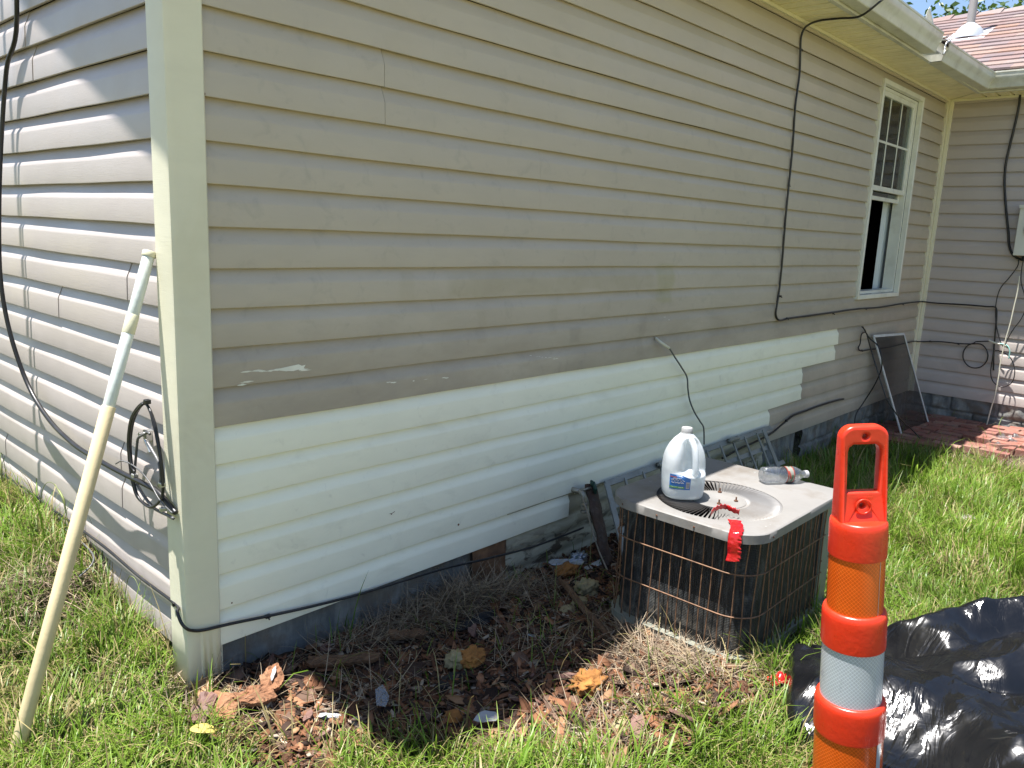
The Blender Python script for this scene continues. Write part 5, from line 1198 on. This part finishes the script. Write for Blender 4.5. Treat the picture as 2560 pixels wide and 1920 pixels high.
# ================================================================== METAL GRATE behind the air conditioner
gt = empty('metal_grate', (2.85, -.3, -.22), 'grey metal lattice rack leaning on the wall behind the air conditioner', 'metal rack')
M_gr = plain('grey_rack_metal', (.27, .28, .26), .5, .4, var=.15, dirt=(.14, .12, .09), dirtamt=.5, dscale=12)
g0 = Vector((0, -.05, .1)); gd = Vector((0, -.27, -.3)).normalized(); L_ = .40
def GPt(x, t, o_=0): return Vector((x-.42*t, -.05, .115))+Vector((0, gd.y, gd.z))*t+Vector((0, -.74, .67))*o_
mb = MB(); mb.bar(GPt(1.93, 0), GPt(3.72, 0), .03, .012, (0, -.74, .67)); mb.build('top_rail', M_gr, gt)
mb = MB(); mb.bar(GPt(1.93, .11, -.004), GPt(3.62, .11, -.004), .026, .006, (0, -.74, .67)); mb.build('middle_rail', M_gr, gt)
mb = MB(); mb.bar(GPt(1.95, .23, -.004), GPt(3.72, .23, -.004), .026, .006, (0, -.74, .67)); mb.build('lower_rail', M_gr, gt)
for i, x in enumerate([1.93, 2.08, 2.24, 2.40, 2.56, 2.72, 2.88, 3.04, 3.19, 3.34, 3.50, 3.60]):
    mb = MB(); wd = .034 if i in (0, 11) else .013; mb.bar(GPt(x, .005, .008), GPt(x, L_, .008), wd, .008, (0, -.74, .67)); mb.build('rack_bar', M_gr, gt)
for x in (2.36, 3.12):
    mb = MB(); mb.tube([GPt(x, .0, .022), GPt(x+.12, 0, .022)], .014, 12, cap=False); mb.tube([GPt(x+.002, .0, .022), GPt(x+.012, 0, .022)], .010, 12); mb.build('hinge_tube', M_gr, gt, True)

# ================================================================== SPIGOT and leaning rotten post
sp0 = Vector(onY(*D(1240, 1058), -.03))
spg = empty('garden_faucet', tuple(sp0), 'brass garden faucet with green handle sticking through the white siding', 'faucet')
M_brass = plain('dull_metal_tap', (.30, .28, .23), .4, .6, var=.3, scale=40)
mb = MB(); mb.tube([sp0+Vector((0, .04, 0)), sp0+Vector((.0, -.035, 0))], .012, 12); mb.tube([sp0+Vector((0, -.03, .004)), sp0+Vector((-.0, -.055, -.012)), sp0+Vector((0, -.062, -.05))], .012, 12, 5); mb.build('faucet_body', M_brass, spg, True)
mb = MB()
for z0_, z1_, r_ in ((-.045, -.058, .017), (-.060, -.078, .015), (-.080, -.094, .017)): mb.lathe([(r_-.002, 0), (r_, .002), (r_, z0_-z1_-.002), (r_-.002, z0_-z1_)], 14, Matrix.Translation(sp0+Vector((0, -.062, z1_))))
mb.build('hose_fitting', M_brass, spg, True, angle=40)
mb = MB(); mb.tube([sp0+Vector((0.01, -.03, .0)), sp0+Vector((.055, -.055, .012))], .006, 8); mb.build('valve_stem', M_brass, spg, True)
mb = MB(); c_ = sp0+Vector((.06, -.058, .013)); mq = Matrix.Translation(c_) @ Vector((.055, -.028, .013)).to_track_quat('Z', 'Y').to_matrix().to_4x4()
vs = []; 
for r_, z_ in ((.008, 0), (.03, .002), (.031, .010), (.01, .012)):
    for k in range(30): rr = r_*(1+.10*math.cos(6*2*math.pi*k/30) if r_ > .02 else 1); vs.append(mq @ Vector((rr*math.cos(2*math.pi*k/30), rr*math.sin(2*math.pi*k/30), z_)))
mb.add(vs, [(i*30+k, i*30+(k+1) % 30, (i+1)*30+(k+1) % 30, (i+1)*30+k) for i in range(3) for k in range(30)]); mb.build('green_handle', plain('dark_green_tap', (.012, .05, .04), .5), spg, True)
la, lb_ = Vector(onY(1380+500*.193, 1180+170*.193, -.055)), Vector(onZ(1380+745*.193, 1180+1330*.193, -.20))
M_rotlog = plain('black_rotten_wood', (.045, .024, .015), .75, var=.6, scale=18, bump=.004, bscale=60, dirt=(.10, .085, .07), dirtamt=.6, dscale=30)
mb = MB(); P_ = [la.lerp(lb_, t) for t in np.linspace(0, 1, 24)]; nl = 14; vs = []
ld = (lb_-la).normalized(); l1 = ld.cross(Vector((0, 1, 0))).normalized(); l2 = ld.cross(l1)
for i, p in enumerate(P_):
    for k in range(nl):
        a = 2*math.pi*k/nl; rr = 1+.35*noise.noise(Vector((math.cos(a)*1.5, math.sin(a)*1.5, i*.35))); vs.append(p+l1*.040*rr*math.cos(a)+l2*.018*rr*math.sin(a))
mb.add(vs, [(i*nl+k, i*nl+(k+1) % nl, (i+1)*nl+(k+1) % nl, (i+1)*nl+k) for i in range(23) for k in range(nl)]+[tuple(range(nl))[::-1], tuple(range(23*nl, 24*nl))])
tag(mb.build('rotten_board', M_rotlog, None, True, angle=60), 'long dark rotten board leaning between the faucet and the air conditioner', 'board')
mb = MB(); a_ = Vector(onG(1380+450*.193, 1180+1320*.193)); b_ = Vector(onG(1380+700*.193, 1180+1215*.193)); a_.z += .02; b_.z += .03; mb.bar(a_, b_, .035, .012)
tag(cutbox(mb.build('trim_offcut', plain('pale_trim_offcut', (.34, .36, .36), .5), None), .002), 'short pale trim offcut lying by the foot of the rotten board', 'trim piece')
mb = MB(); mb.tube([Vector(onY(1380+385*.193, 1180+320*.193, -.09)), Vector(onY(1380+450*.193, 1180+500*.193, -.12)), Vector(onZ(1380+600*.193, 1180+1000*.193, -.1)), Vector(onG(1380+810*.193, 1180+1470*.193))], .0035, 7, 6)
tag(mb.build('dead_twig', plain('grey_twig', (.26, .22, .17), .7), None, True), 'thin pale dead twig arching from the faucet to the air conditioner', 'twig')

# ================================================================== BRICKS
def brick_mat():
    m = NT('red_clay_paver'); oi = m.n('ShaderNodeObjectInfo')
    c = m.ramp(oi.outputs['Random'], [(0., (.15, .052, .038)), (.35, (.25, .09, .062)), (.7, (.20, .078, .062)), (1., (.30, .16, .12))])
    c = m.mix(m.ramp(m.noise(12, 6, .7), [(.45, 0.), (.7, .7)]), c, (.22, .17, .13)); c = m.mix(m.ramp(m.noise(80, 4), [(.5, 0.), (.7, .4)]), c, (.06, .03, .025))
    m.set(c, .85, 0, m.bump(m.noise(70, 5, .7), .003)); return m.m
M_brick = brick_mat()
mb = MB(); mb.box((-.047, -.097, -.055), (.047, .097, 0)); b0_ = mb.build('paver_brick', M_brick, None); b0_.location = (0, 0, 0); 
for v in b0_.data.vertices: pass
cutbox(b0_, .004, 2)
BRG = 'brick pavers in the inside corner patch'; made = 0
ORD = 'first second third fourth fifth sixth seventh eighth ninth tenth eleventh twelfth thirteenth fourteenth'.split()
def put_brick(x, y, rz, rxx=0, ry_=0, dz=0., label=None, group=BRG):
    global made
    o = b0_ if made == 0 else b0_.copy()
    if made: COL.objects.link(o)
    made += 1; o.location = (x, y, gz(x, y)+.014+dz+random.uniform(-.004, .004)); o.rotation_euler = (rxx+random.gauss(0, .03), ry_+random.gauss(0, .03), rz+random.gauss(0, .03))
    tag(o, label, 'brick', group); return o
bz = b0_.data.vertices[0].co.z
for i, x in enumerate(np.arange(5.43, 6.66, .1)):
    for j in range(8):
        y = -.15-j*.202-(.1 if i % 2 else 0)
        ymin = -1.28+.15*math.sin(i*1.7) if x < 6 else -1.5
        if x < 5.62 and y < -.72: continue
        if x < 5.78 and y < -.98: continue
        if 5.75 < x < 6.02 and -.95 < y < -.60: continue
        if y < ymin or y > -.12: continue
        if random.random() < .05: continue
        put_brick(x, y, 0, label='flat red clay paver, %s row from the rear wing wall, %s from the long wall' % (ORD[12-i], ORD[j]))
p = onG(*D(2150, 970)); q = put_brick(5.66, -.80, math.radians(12), 0, math.radians(70), .015, 'red brick standing on edge at the front of the paver patch', None)
if 'group' in q: del q['group']
q = put_brick(*[float(v) for v in onG(2260+2060*.1387, 1020+420*.1387)[:2]], math.radians(40), .5, .3, .04, 'tilted red brick resting against the loose straw at the right edge', None)
if 'group' in q: del q['group']
q = put_brick(*[float(v) for v in onG(2260+1770*.1387, 1020+840*.1387)[:2]], math.radians(60), .0, .12, .01, 'pale worn brick lying at the grass edge of the paver patch', None)
if 'group' in q: del q['group']

# clear plastic film on the pavers
def film(name, c, a, b, hh, mat, seed, label, cat, rz=0):
    mb = MB(); cr_, sr_ = math.cos(rz), math.sin(rz)
    def fn(u, v):
        x = (u-.5)*2*a; y = (v-.5)*2*b; e_ = 1-.25*noise.noise(Vector((u*3, v*3, seed))); x *= e_; y *= e_
        X = c[0]+x*cr_-y*sr_; Y = c[1]+x*sr_+y*cr_
        return (X, Y, c[2]+hh*(.5+noise.noise(Vector((x*9, y*9, seed))))+hh*.7*abs(noise.noise(Vector((x*25, y*25, seed+3)))))
    mb.grid(fn, 36, 30); return tag(mb.build(name, mat, None, True), label, cat)
cpos = Vector(onG(2260+2050*.1387, 1020+760*.1387)); film('plastic_film', (cpos.x, cpos.y, cpos.z+.03), .2, .26, .05, M_clear, 4, 'crumpled clear plastic film lying on the sunlit pavers', 'plastic film', .6)

# ================================================================== SCRAPS
M_foam = plain('aged_orange_foam', (.25, .105, .022), .9, var=.45, scale=12, bump=.006, bscale=55)
M_foamp = plain('pale_foam', (.27, .225, .12), .9, var=.3, scale=16, bump=.006, bscale=60, dirt=(.22, .10, .03), dirtamt=.7, dscale=16)
M_bark = plain('orange_rotten_wood', (.19, .088, .042), .9, var=.4, scale=14, bump=.005, bscale=60, dirt=(.30, .17, .09), dirtamt=.7, dscale=20)
M_purp = plain('weathered_purple_wood', (.12, .06, .045), .7, var=.4, scale=18, bump=.003, bscale=60, dirt=(.2, .13, .11), dirtamt=.6, dscale=25)
def woodgrain():
    m = NT('brown_grained_wood'); g = m.noise(1., 5, .6, m.map((30, 130, 60), rot=(0, 0, .7)), .5)
    m.set(m.mix(m.ramp(g, [(.3, 0.), (.7, 1.)]), (.065, .032, .015), (.16, .085, .04)), .85, 0, m.bump(g, .004)); return m.m
M_wood = woodgrain()
M_foil = plain('crumpled_foil', (.30, .33, .37), .3, .7, var=.2, scale=20, bump=.006, bscale=40)
M_wht = plain('white_scrap', (.30, .31, .32), .6, var=.1, dirt=(.18, .12, .07), dirtamt=.5, dscale=30)
M_char = plain('charred_lump', (.012, .011, .011), .8, var=.5, bump=.006)
def at(u, v, dz=.01): p = Vector(onG(*D(u, v))); p.z += dz; return p
tag(lump('foam_chunk', at(985, 1452, .045), .034, M_foamp, 1, (1.1, .9, .75), .5, 4, None, 2.6, .25), 'pale yellow half of a torn insulation foam lump in the dark debris', 'foam chunk')
tag(lump('foam_chunk', at(1018, 1448, .045), .040, M_foam, 2, (1.2, .9, .65), .45, 4, None, 2.6, .2), 'rusty orange foam lump beside the pale one in the dark debris', 'foam chunk')
tag(lump('foam_chunk', at(1222, 1252, .04), .045, M_foam, 3, (1.3, .8, .6), .4, 4), 'orange foam block under the foil strip near the wall', 'foam chunk')
tag(lump('foam_chunk', at(1266, 1285, .03), .048, M_foamp, 4, (1.1, .9, .7), .45, 4, None, 2.6, .15), 'largest pale foam lump left of the air conditioner', 'foam chunk')
tag(lump('foam_chunk', at(1250, 1312, .02), .034, M_foamp, 5, (1.2, .8, .6), .3, 3), 'smooth pale foam piece crossed by the wooden stake', 'foam chunk')
tag(lump('foam_chunk', at(1226, 1328, .02), .03, M_foamp, 6, (1.2, .9, .5), .3, 3), 'small cream foam piece left of the wooden stake', 'foam chunk')
tag(lump('foam_chunk', at(1268, 1498, .035), .045, M_foam, 7, (1.3, .9, .6), .6, 4, None, 3, .3), 'sunlit torn orange foam lump at the edge of the shadow', 'foam chunk')
tag(lump('foam_chunk', at(1342, 1570, .012), .03, M_foamp, 8, (1.4, .7, .45), .5, 3), 'small sunlit yellow foam scrap among brown wood crumbs', 'foam chunk')
tag(lump('foam_chunk', at(983, 1556, .012), .034, M_foam, 9, (1.2, .9, .5), .4, 3), 'flat brown foam scrap in the shade near the bottom edge', 'foam chunk')
tag(lump('black_lump', at(1030, 1355, .02), .05, M_char, 10, (1.7, .7, .5), .6, 4, None, 3, .3), 'black crumbly lump among straw in the shaded debris', 'lump')
tag(lump('black_lump', at(978, 1478, .01), .035, M_char, 11, (1.5, .9, .4), .6, 3, None, 3, .3), 'black crumbly lump just below the yellow foam', 'lump')
tag(flake('bark_slab', at(438, 1568, .05), .028, .055, .009, M_purp, 3, (.25, .15), -.85, bumpy=.12, sq=.8, n=20), 'narrow purple brown wood tile at the left end of the sunlit scraps', 'wood piece')
tag(flake('bark_slab', at(485, 1560, .05), .042, .046, .009, M_bark, 4, (.25, .2), -.75, bumpy=.1, sq=.85, n=20), 'square orange wood tile second from the left in the sun', 'wood piece')
tag(flake('bark_slab', at(556, 1545, .055), .068, .042, .012, M_bark, 5, (.2, .1), -.5, bumpy=.35, n=26), 'largest sunlit slab of orange rotten wood, lower half', 'wood piece')
tag(flake('bark_slab', at(588, 1512, .06), .038, .062, .012, M_bark, 6, (.3, -.05), -.7, bumpy=.35, n=26), 'upright part of the orange rotten wood slab with white flake', 'wood piece')
tag(flake('bark_slab', at(655, 1512, .02), .02, .026, .008, M_bark, 16, (.3, -.05), -.2, bumpy=.3), 'small round orange wood scrap right of the big slab', 'wood piece')
tag(flake('paint_chip', at(592, 1510, .085), .007, .030, .002, M_wht, 7, (.3, -.1), -.75, bumpy=.4), 'long white paint chip lying on the orange slab', 'paint chip')
tag(flake('wood_strip', at(745, 1455, .045), .125, .022, .012, M_wood, 8, (.3, .04), -.55, bumpy=.25, sq=.8, n=26), 'long grained brown wood strip in the shade', 'wood strip')
tag(flake('wood_strip', at(880, 1398, .045), .07, .02, .012, M_wood, 9, (.3, .04), -.6, bumpy=.25, sq=.8, n=22), 'shorter brown wood strip behind the long one', 'wood strip')
tag(flake('wood_strip', at(655, 1478, .02), .06, .018, .010, M_purp, 19, (.3, .04), -.3, bumpy=.3, sq=.7, n=22), 'dark wood strip just left of the long grained one', 'wood strip')
tag(flake('clear_shard', at(825, 1545, .06), .03, .05, .001, M_clear, 10, (.5, .3), -.5, n=5, bumpy=.4), 'clear plastic shard lying in the shaded debris', 'plastic shard')
tag(flake('white_scrap', at(1050, 1585, .055), .046, .022, .003, M_wht, 11, (.5, .1), -.35, n=12, bumpy=.35, warp=-.006), 'white curled scrap near the bottom edge in the shade', 'scrap')
tag(flake('white_scrap', at(1332, 1408, .02), .014, .022, .002, M_wht, 12, (.6, .4), .3, n=7, bumpy=.5), 'small white paper scrap in front of the air conditioner base', 'scrap')
tag(flake('grey_flake', at(1150, 1385, .02), .02, .026, .003, M_foil, 13, (.3, .2), .9, n=7, bumpy=.4), 'dull grey flake in the middle of the shaded debris', 'scrap')
tag(flake('white_scrap', at(710, 1562, .02), .045, .012, .006, M_wht, 14, (.2, .1), -.6, n=14, bumpy=.4), 'dirty white strip on the grass edge left of the shadow', 'scrap')
tag(lump('foil_scrap', at(1248, 1228, .05), .035, M_foil, 12, (1.1, .8, .7), .7, 4, None, 4, .5), 'crumpled silver foil ball near the rotten board', 'foil')
tag(flake('foil_strip', at(1222, 1243, .06), .085, .022, .003, M_foil, 15, (.35, .05), -.62, n=18, bumpy=.15, sq=.8), 'flat silver foil strip on the orange foam by the wall', 'foil')
mb = MB(); a_, b_ = at(1208, 1282, .06), at(1312, 1392, .03); pts_ = [a_.lerp(b_, t)+Vector((0, 0, .004*math.sin(t*9))) for t in np.linspace(0, 1, 8)]; mb.tube(pts_, .012, 7, rs=[.008, .013, .014, .014, .013, .013, .012, .008]); tag(mb.build('wooden_stake', M_wood, None, False), 'brown wooden stake lying across the foam pieces', 'stake')
mb = MB(); mb.bar(at(1214, 1570, .03), at(1204, 1632, .015), .022, .008); tag(cutbox(mb.build('wood_splinter', M_bark, None), .002), 'upright brown splinter at the grass edge near the bottom', 'splinter')
mb = MB(); mb.tube([at(1290, 1608, .015), at(1325, 1615, .02), at(1352, 1618, .018), at(1368, 1612, .012)], .008, 7, 5); tag(mb.build('brown_stick', M_purp, None, True), 'short brown and white stick on the sunlit grass edge', 'stick')
tag(flake('grey_wood_chunk', at(1376, 1590, .02), .024, .05, .014, M_purp, 22, (.3, 0), -.95, n=12, bumpy=.3), 'dark grey wood chunk standing at the edge of the sunlit grass', 'wood piece')
M_leaf = plain('yellow_leaf_skin', (.33, .26, .06), .5, var=.15, scale=20)
tag(flake('yellow_leaf', at(440, 1628, .075), .035, .017, .0012, M_leaf, 21, (.2, .1), -.75, n=14, bumpy=.08, warp=-.006), 'yellow oval leaf on the lawn at the bottom left', 'leaf')
tag(lump('seed_fluff', at(2087, 1140, .05), .028, plain('grey_fluff', (.26, .24, .2), .95, var=.2, bump=.01, bscale=80), 13, (1.3, .9, .6), .6, 4, None, 4, .6), 'pale fluffy clump on the lawn right of the traffic post', 'clump')
M_clod = plain('dry_clod', (.12, .085, .065), .95, var=.4, scale=20, bump=.01, bscale=50)
for i, (u, v, r_) in enumerate(((172, 1165, .035), (200, 1178, .04), (216, 1160, .03), (190, 1195, .025), (150, 1180, .028), (228, 1185, .026))):
    tag(lump('dirt_clod', at(u, v, .012), r_, M_clod, 30+i, (1.1, .9, .8), .5, 3, None, 2.6, .2), 'dry brown dirt clod by the gable wall, '+('left of the biggest', 'biggest of the six', 'farthest back of the six', 'smallest and nearest', 'leftmost of the six', 'rightmost of the six')[i], 'dirt clod', 'dirt clods by the gable wall')
# medium wood pieces strewn over the debris bed: each its own object
WG = 'broken wood pieces strewn over the debris bed'
wp = [flake('wood_fragment', (0, 0, 0), .028, .016, .006, m_, 40+i, (0, 0), 0, n=11, bumpy=.5) for i, m_ in enumerate((M_purp, M_bark, M_wood, M_purp, M_wood))]
k_ = 0
rnd = random.Random(5)
while k_ < 40:
    x = rnd.uniform(-.05, 1.3); y = rnd.uniform(-1.15, -.03)
    if float(debris(np.array(x), np.array(y))) < .55 or (x > 1.2 and y > -1.14): continue
    s_ = rnd.choice([.5, .6, .8, 1., 1.1, 1.5]); j = rnd.randrange(5)
    o = wp[j] if k_ < 5 and not wp[k_].get('label') else wp[j].copy()
    if k_ < 5: o = wp[k_]
    else: COL.objects.link(o)
    o.scale = (s_*rnd.uniform(.7, 1.6), s_*rnd.uniform(.6, 1.1), s_); o.location = (x, y, gz(x, y)+.014+rnd.uniform(0, .018)); o.rotation_euler = (rnd.gauss(0, .3), rnd.gauss(0, .3), rnd.uniform(0, 6.28))
    tag(o, 'small broken piece of rotten brown wood in the debris bed', 'wood piece', WG); k_ += 1

M_weed = plain('weed_green', (.14, .17, .05), .6, var=.3, scale=30)
for i, (u, v, x_, hh, dx_, dy_, lab_) in enumerate(((28, 1130, -.22, .34, -.05, -.10, 'tall bent seed stalk at the left edge against the gable wall'), (75, 1120, -.20, .30, .02, -.16, 'second seed stalk arching over the low cable on the gable wall'),
        (262, 1290, -.17, .26, .0, -.10, 'thin upright weed stem in front of the gable siding near the post'), (245, 1250, -.18, .22, -.03, .10, 'weed stem leaning left in front of the gable siding near the post'), (1195, 1330, 0, .2, .03, .02, 'single green weed stem in the shaded debris'))):
    p = Vector(onX(*D(u, v), x_)) if x_ else at(u, v, 0); p.z = gz(p.x, p.y); mb = MB()
    q_ = [p, p+Vector((dx_*.2, dy_*.2, hh*.5)), p+Vector((dx_*.6, dy_*.6, hh*.9)), p+Vector((dx_*1., dy_*1.1, hh*.98)), p+Vector((dx_*1.25, dy_*1.5, hh*.86))]
    mb.tube(q_, .0011, 5, 6, rs=[.0014, .0013, .0012, .001, .0008])
    if i < 2: mb.tube([q_[3], q_[4], q_[4]+Vector((0, dy_*.1, -.05))], .004, 6, 5, rs=[.002, .004, .0045, .003, .0012])
    for k in range(3):
        s_ = p+Vector((0, 0, .02*k)); a_ = random.uniform(0, 6.28); e_ = s_+Vector((.08*math.cos(a_), .08*math.sin(a_), .10)); m2_ = s_.lerp(e_, .5)+Vector((0, 0, .03)); w2 = Vector((-math.sin(a_), math.cos(a_), 0))*.003
        mb.add([s_-w2*.6, s_+w2*.6, m2_+w2, m2_-w2, e_], [(0, 1, 2, 3), (3, 2, 4)])
    tag(mb.build('weed_stalk', M_weed, None, True), lab_, 'weed')
# ================================================================== TREE beyond the rear wing
tc_ = Vector((15.5, .2, -.2)); tr = empty('broadleaf_tree', tuple(tc_), 'tall green broadleaf tree growing behind the rear wing roof', 'tree')
M_barkt = plain('grey_bark', (.09, .07, .05), .9, var=.4, bump=.01, bscale=20)
mb = MB(); mb.tube([tc_, tc_+Vector((.1, .1, 2)), tc_+Vector((0, .0, 4.2)), tc_+Vector((.3, -.2, 7.5))], .22, 12, 4, rs=[.26, .24, .22, .2, .17, .15, .13, .1, .07, .05])
rt_ = random.Random(3); tips = []
for i in range(16):
    a = rt_.uniform(0, 6.28); z0_ = rt_.uniform(2.6, 6.5); l_ = rt_.uniform(1.6, 3.4); s_ = tc_+Vector((0, 0, z0_)); e_ = s_+Vector((math.cos(a)*l_, math.sin(a)*l_, rt_.uniform(-.1, 1.4))); m_ = s_.lerp(e_, .5)+Vector((0, 0, .3))
    mb.tube([s_, m_, e_], .05, 7, 4, rs=[.07, .06, .05, .04, .03, .02, .012]); tips += [(s_.lerp(e_, f_), .8) for f_ in (.45, .65, .85, 1.)]
mb.build('trunk', M_barkt, tr, True)
n_ = 30000; cen = rng.integers(0, len(tips), n_); CC = np.array([tips[i][0] for i in cen])+rng.normal(0, .36, (n_, 3))*np.array([1, 1, .62]); 
az = rng.uniform(0, 6.28, n_); blades_o = None
def leafcloud(name, CC, size, mat, parent, cols):
    N = len(CC); u = rng.normal(0, 1, (N, 3)); u[:, 2] = -np.abs(u[:, 2])*.8; u /= np.linalg.norm(u, axis=1)[:, None]; v = np.cross(u, rng.normal(0, 1, (N, 3))); v /= np.linalg.norm(v, axis=1)[:, None]
    s = size*rng.uniform(.6, 1.3, (N, 1)); P0 = CC-u*s*.1; V = np.stack([P0, CC+u*s*.35+v*s*.34, CC+u*s, CC+u*s*.35-v*s*.34], 1).reshape(-1, 3)
    F = np.arange(N*4).reshape(N, 4); c = np.array(cols)[rng.integers(0, len(cols), N)]*rng.uniform(.7, 1.25, (N, 1))
    o = npmesh(name, V-np.array(wloc(parent)), F, mat, np.repeat(c, 4, 0), False, None, None); o.parent = parent
    if 'kind' in o: del o['kind']
    return o
leafcloud('crown', CC, .115, vcol_mat('leaves', .45, .3, .4), tr, [(.05, .10, .02), (.035, .075, .015), (.08, .14, .03)])
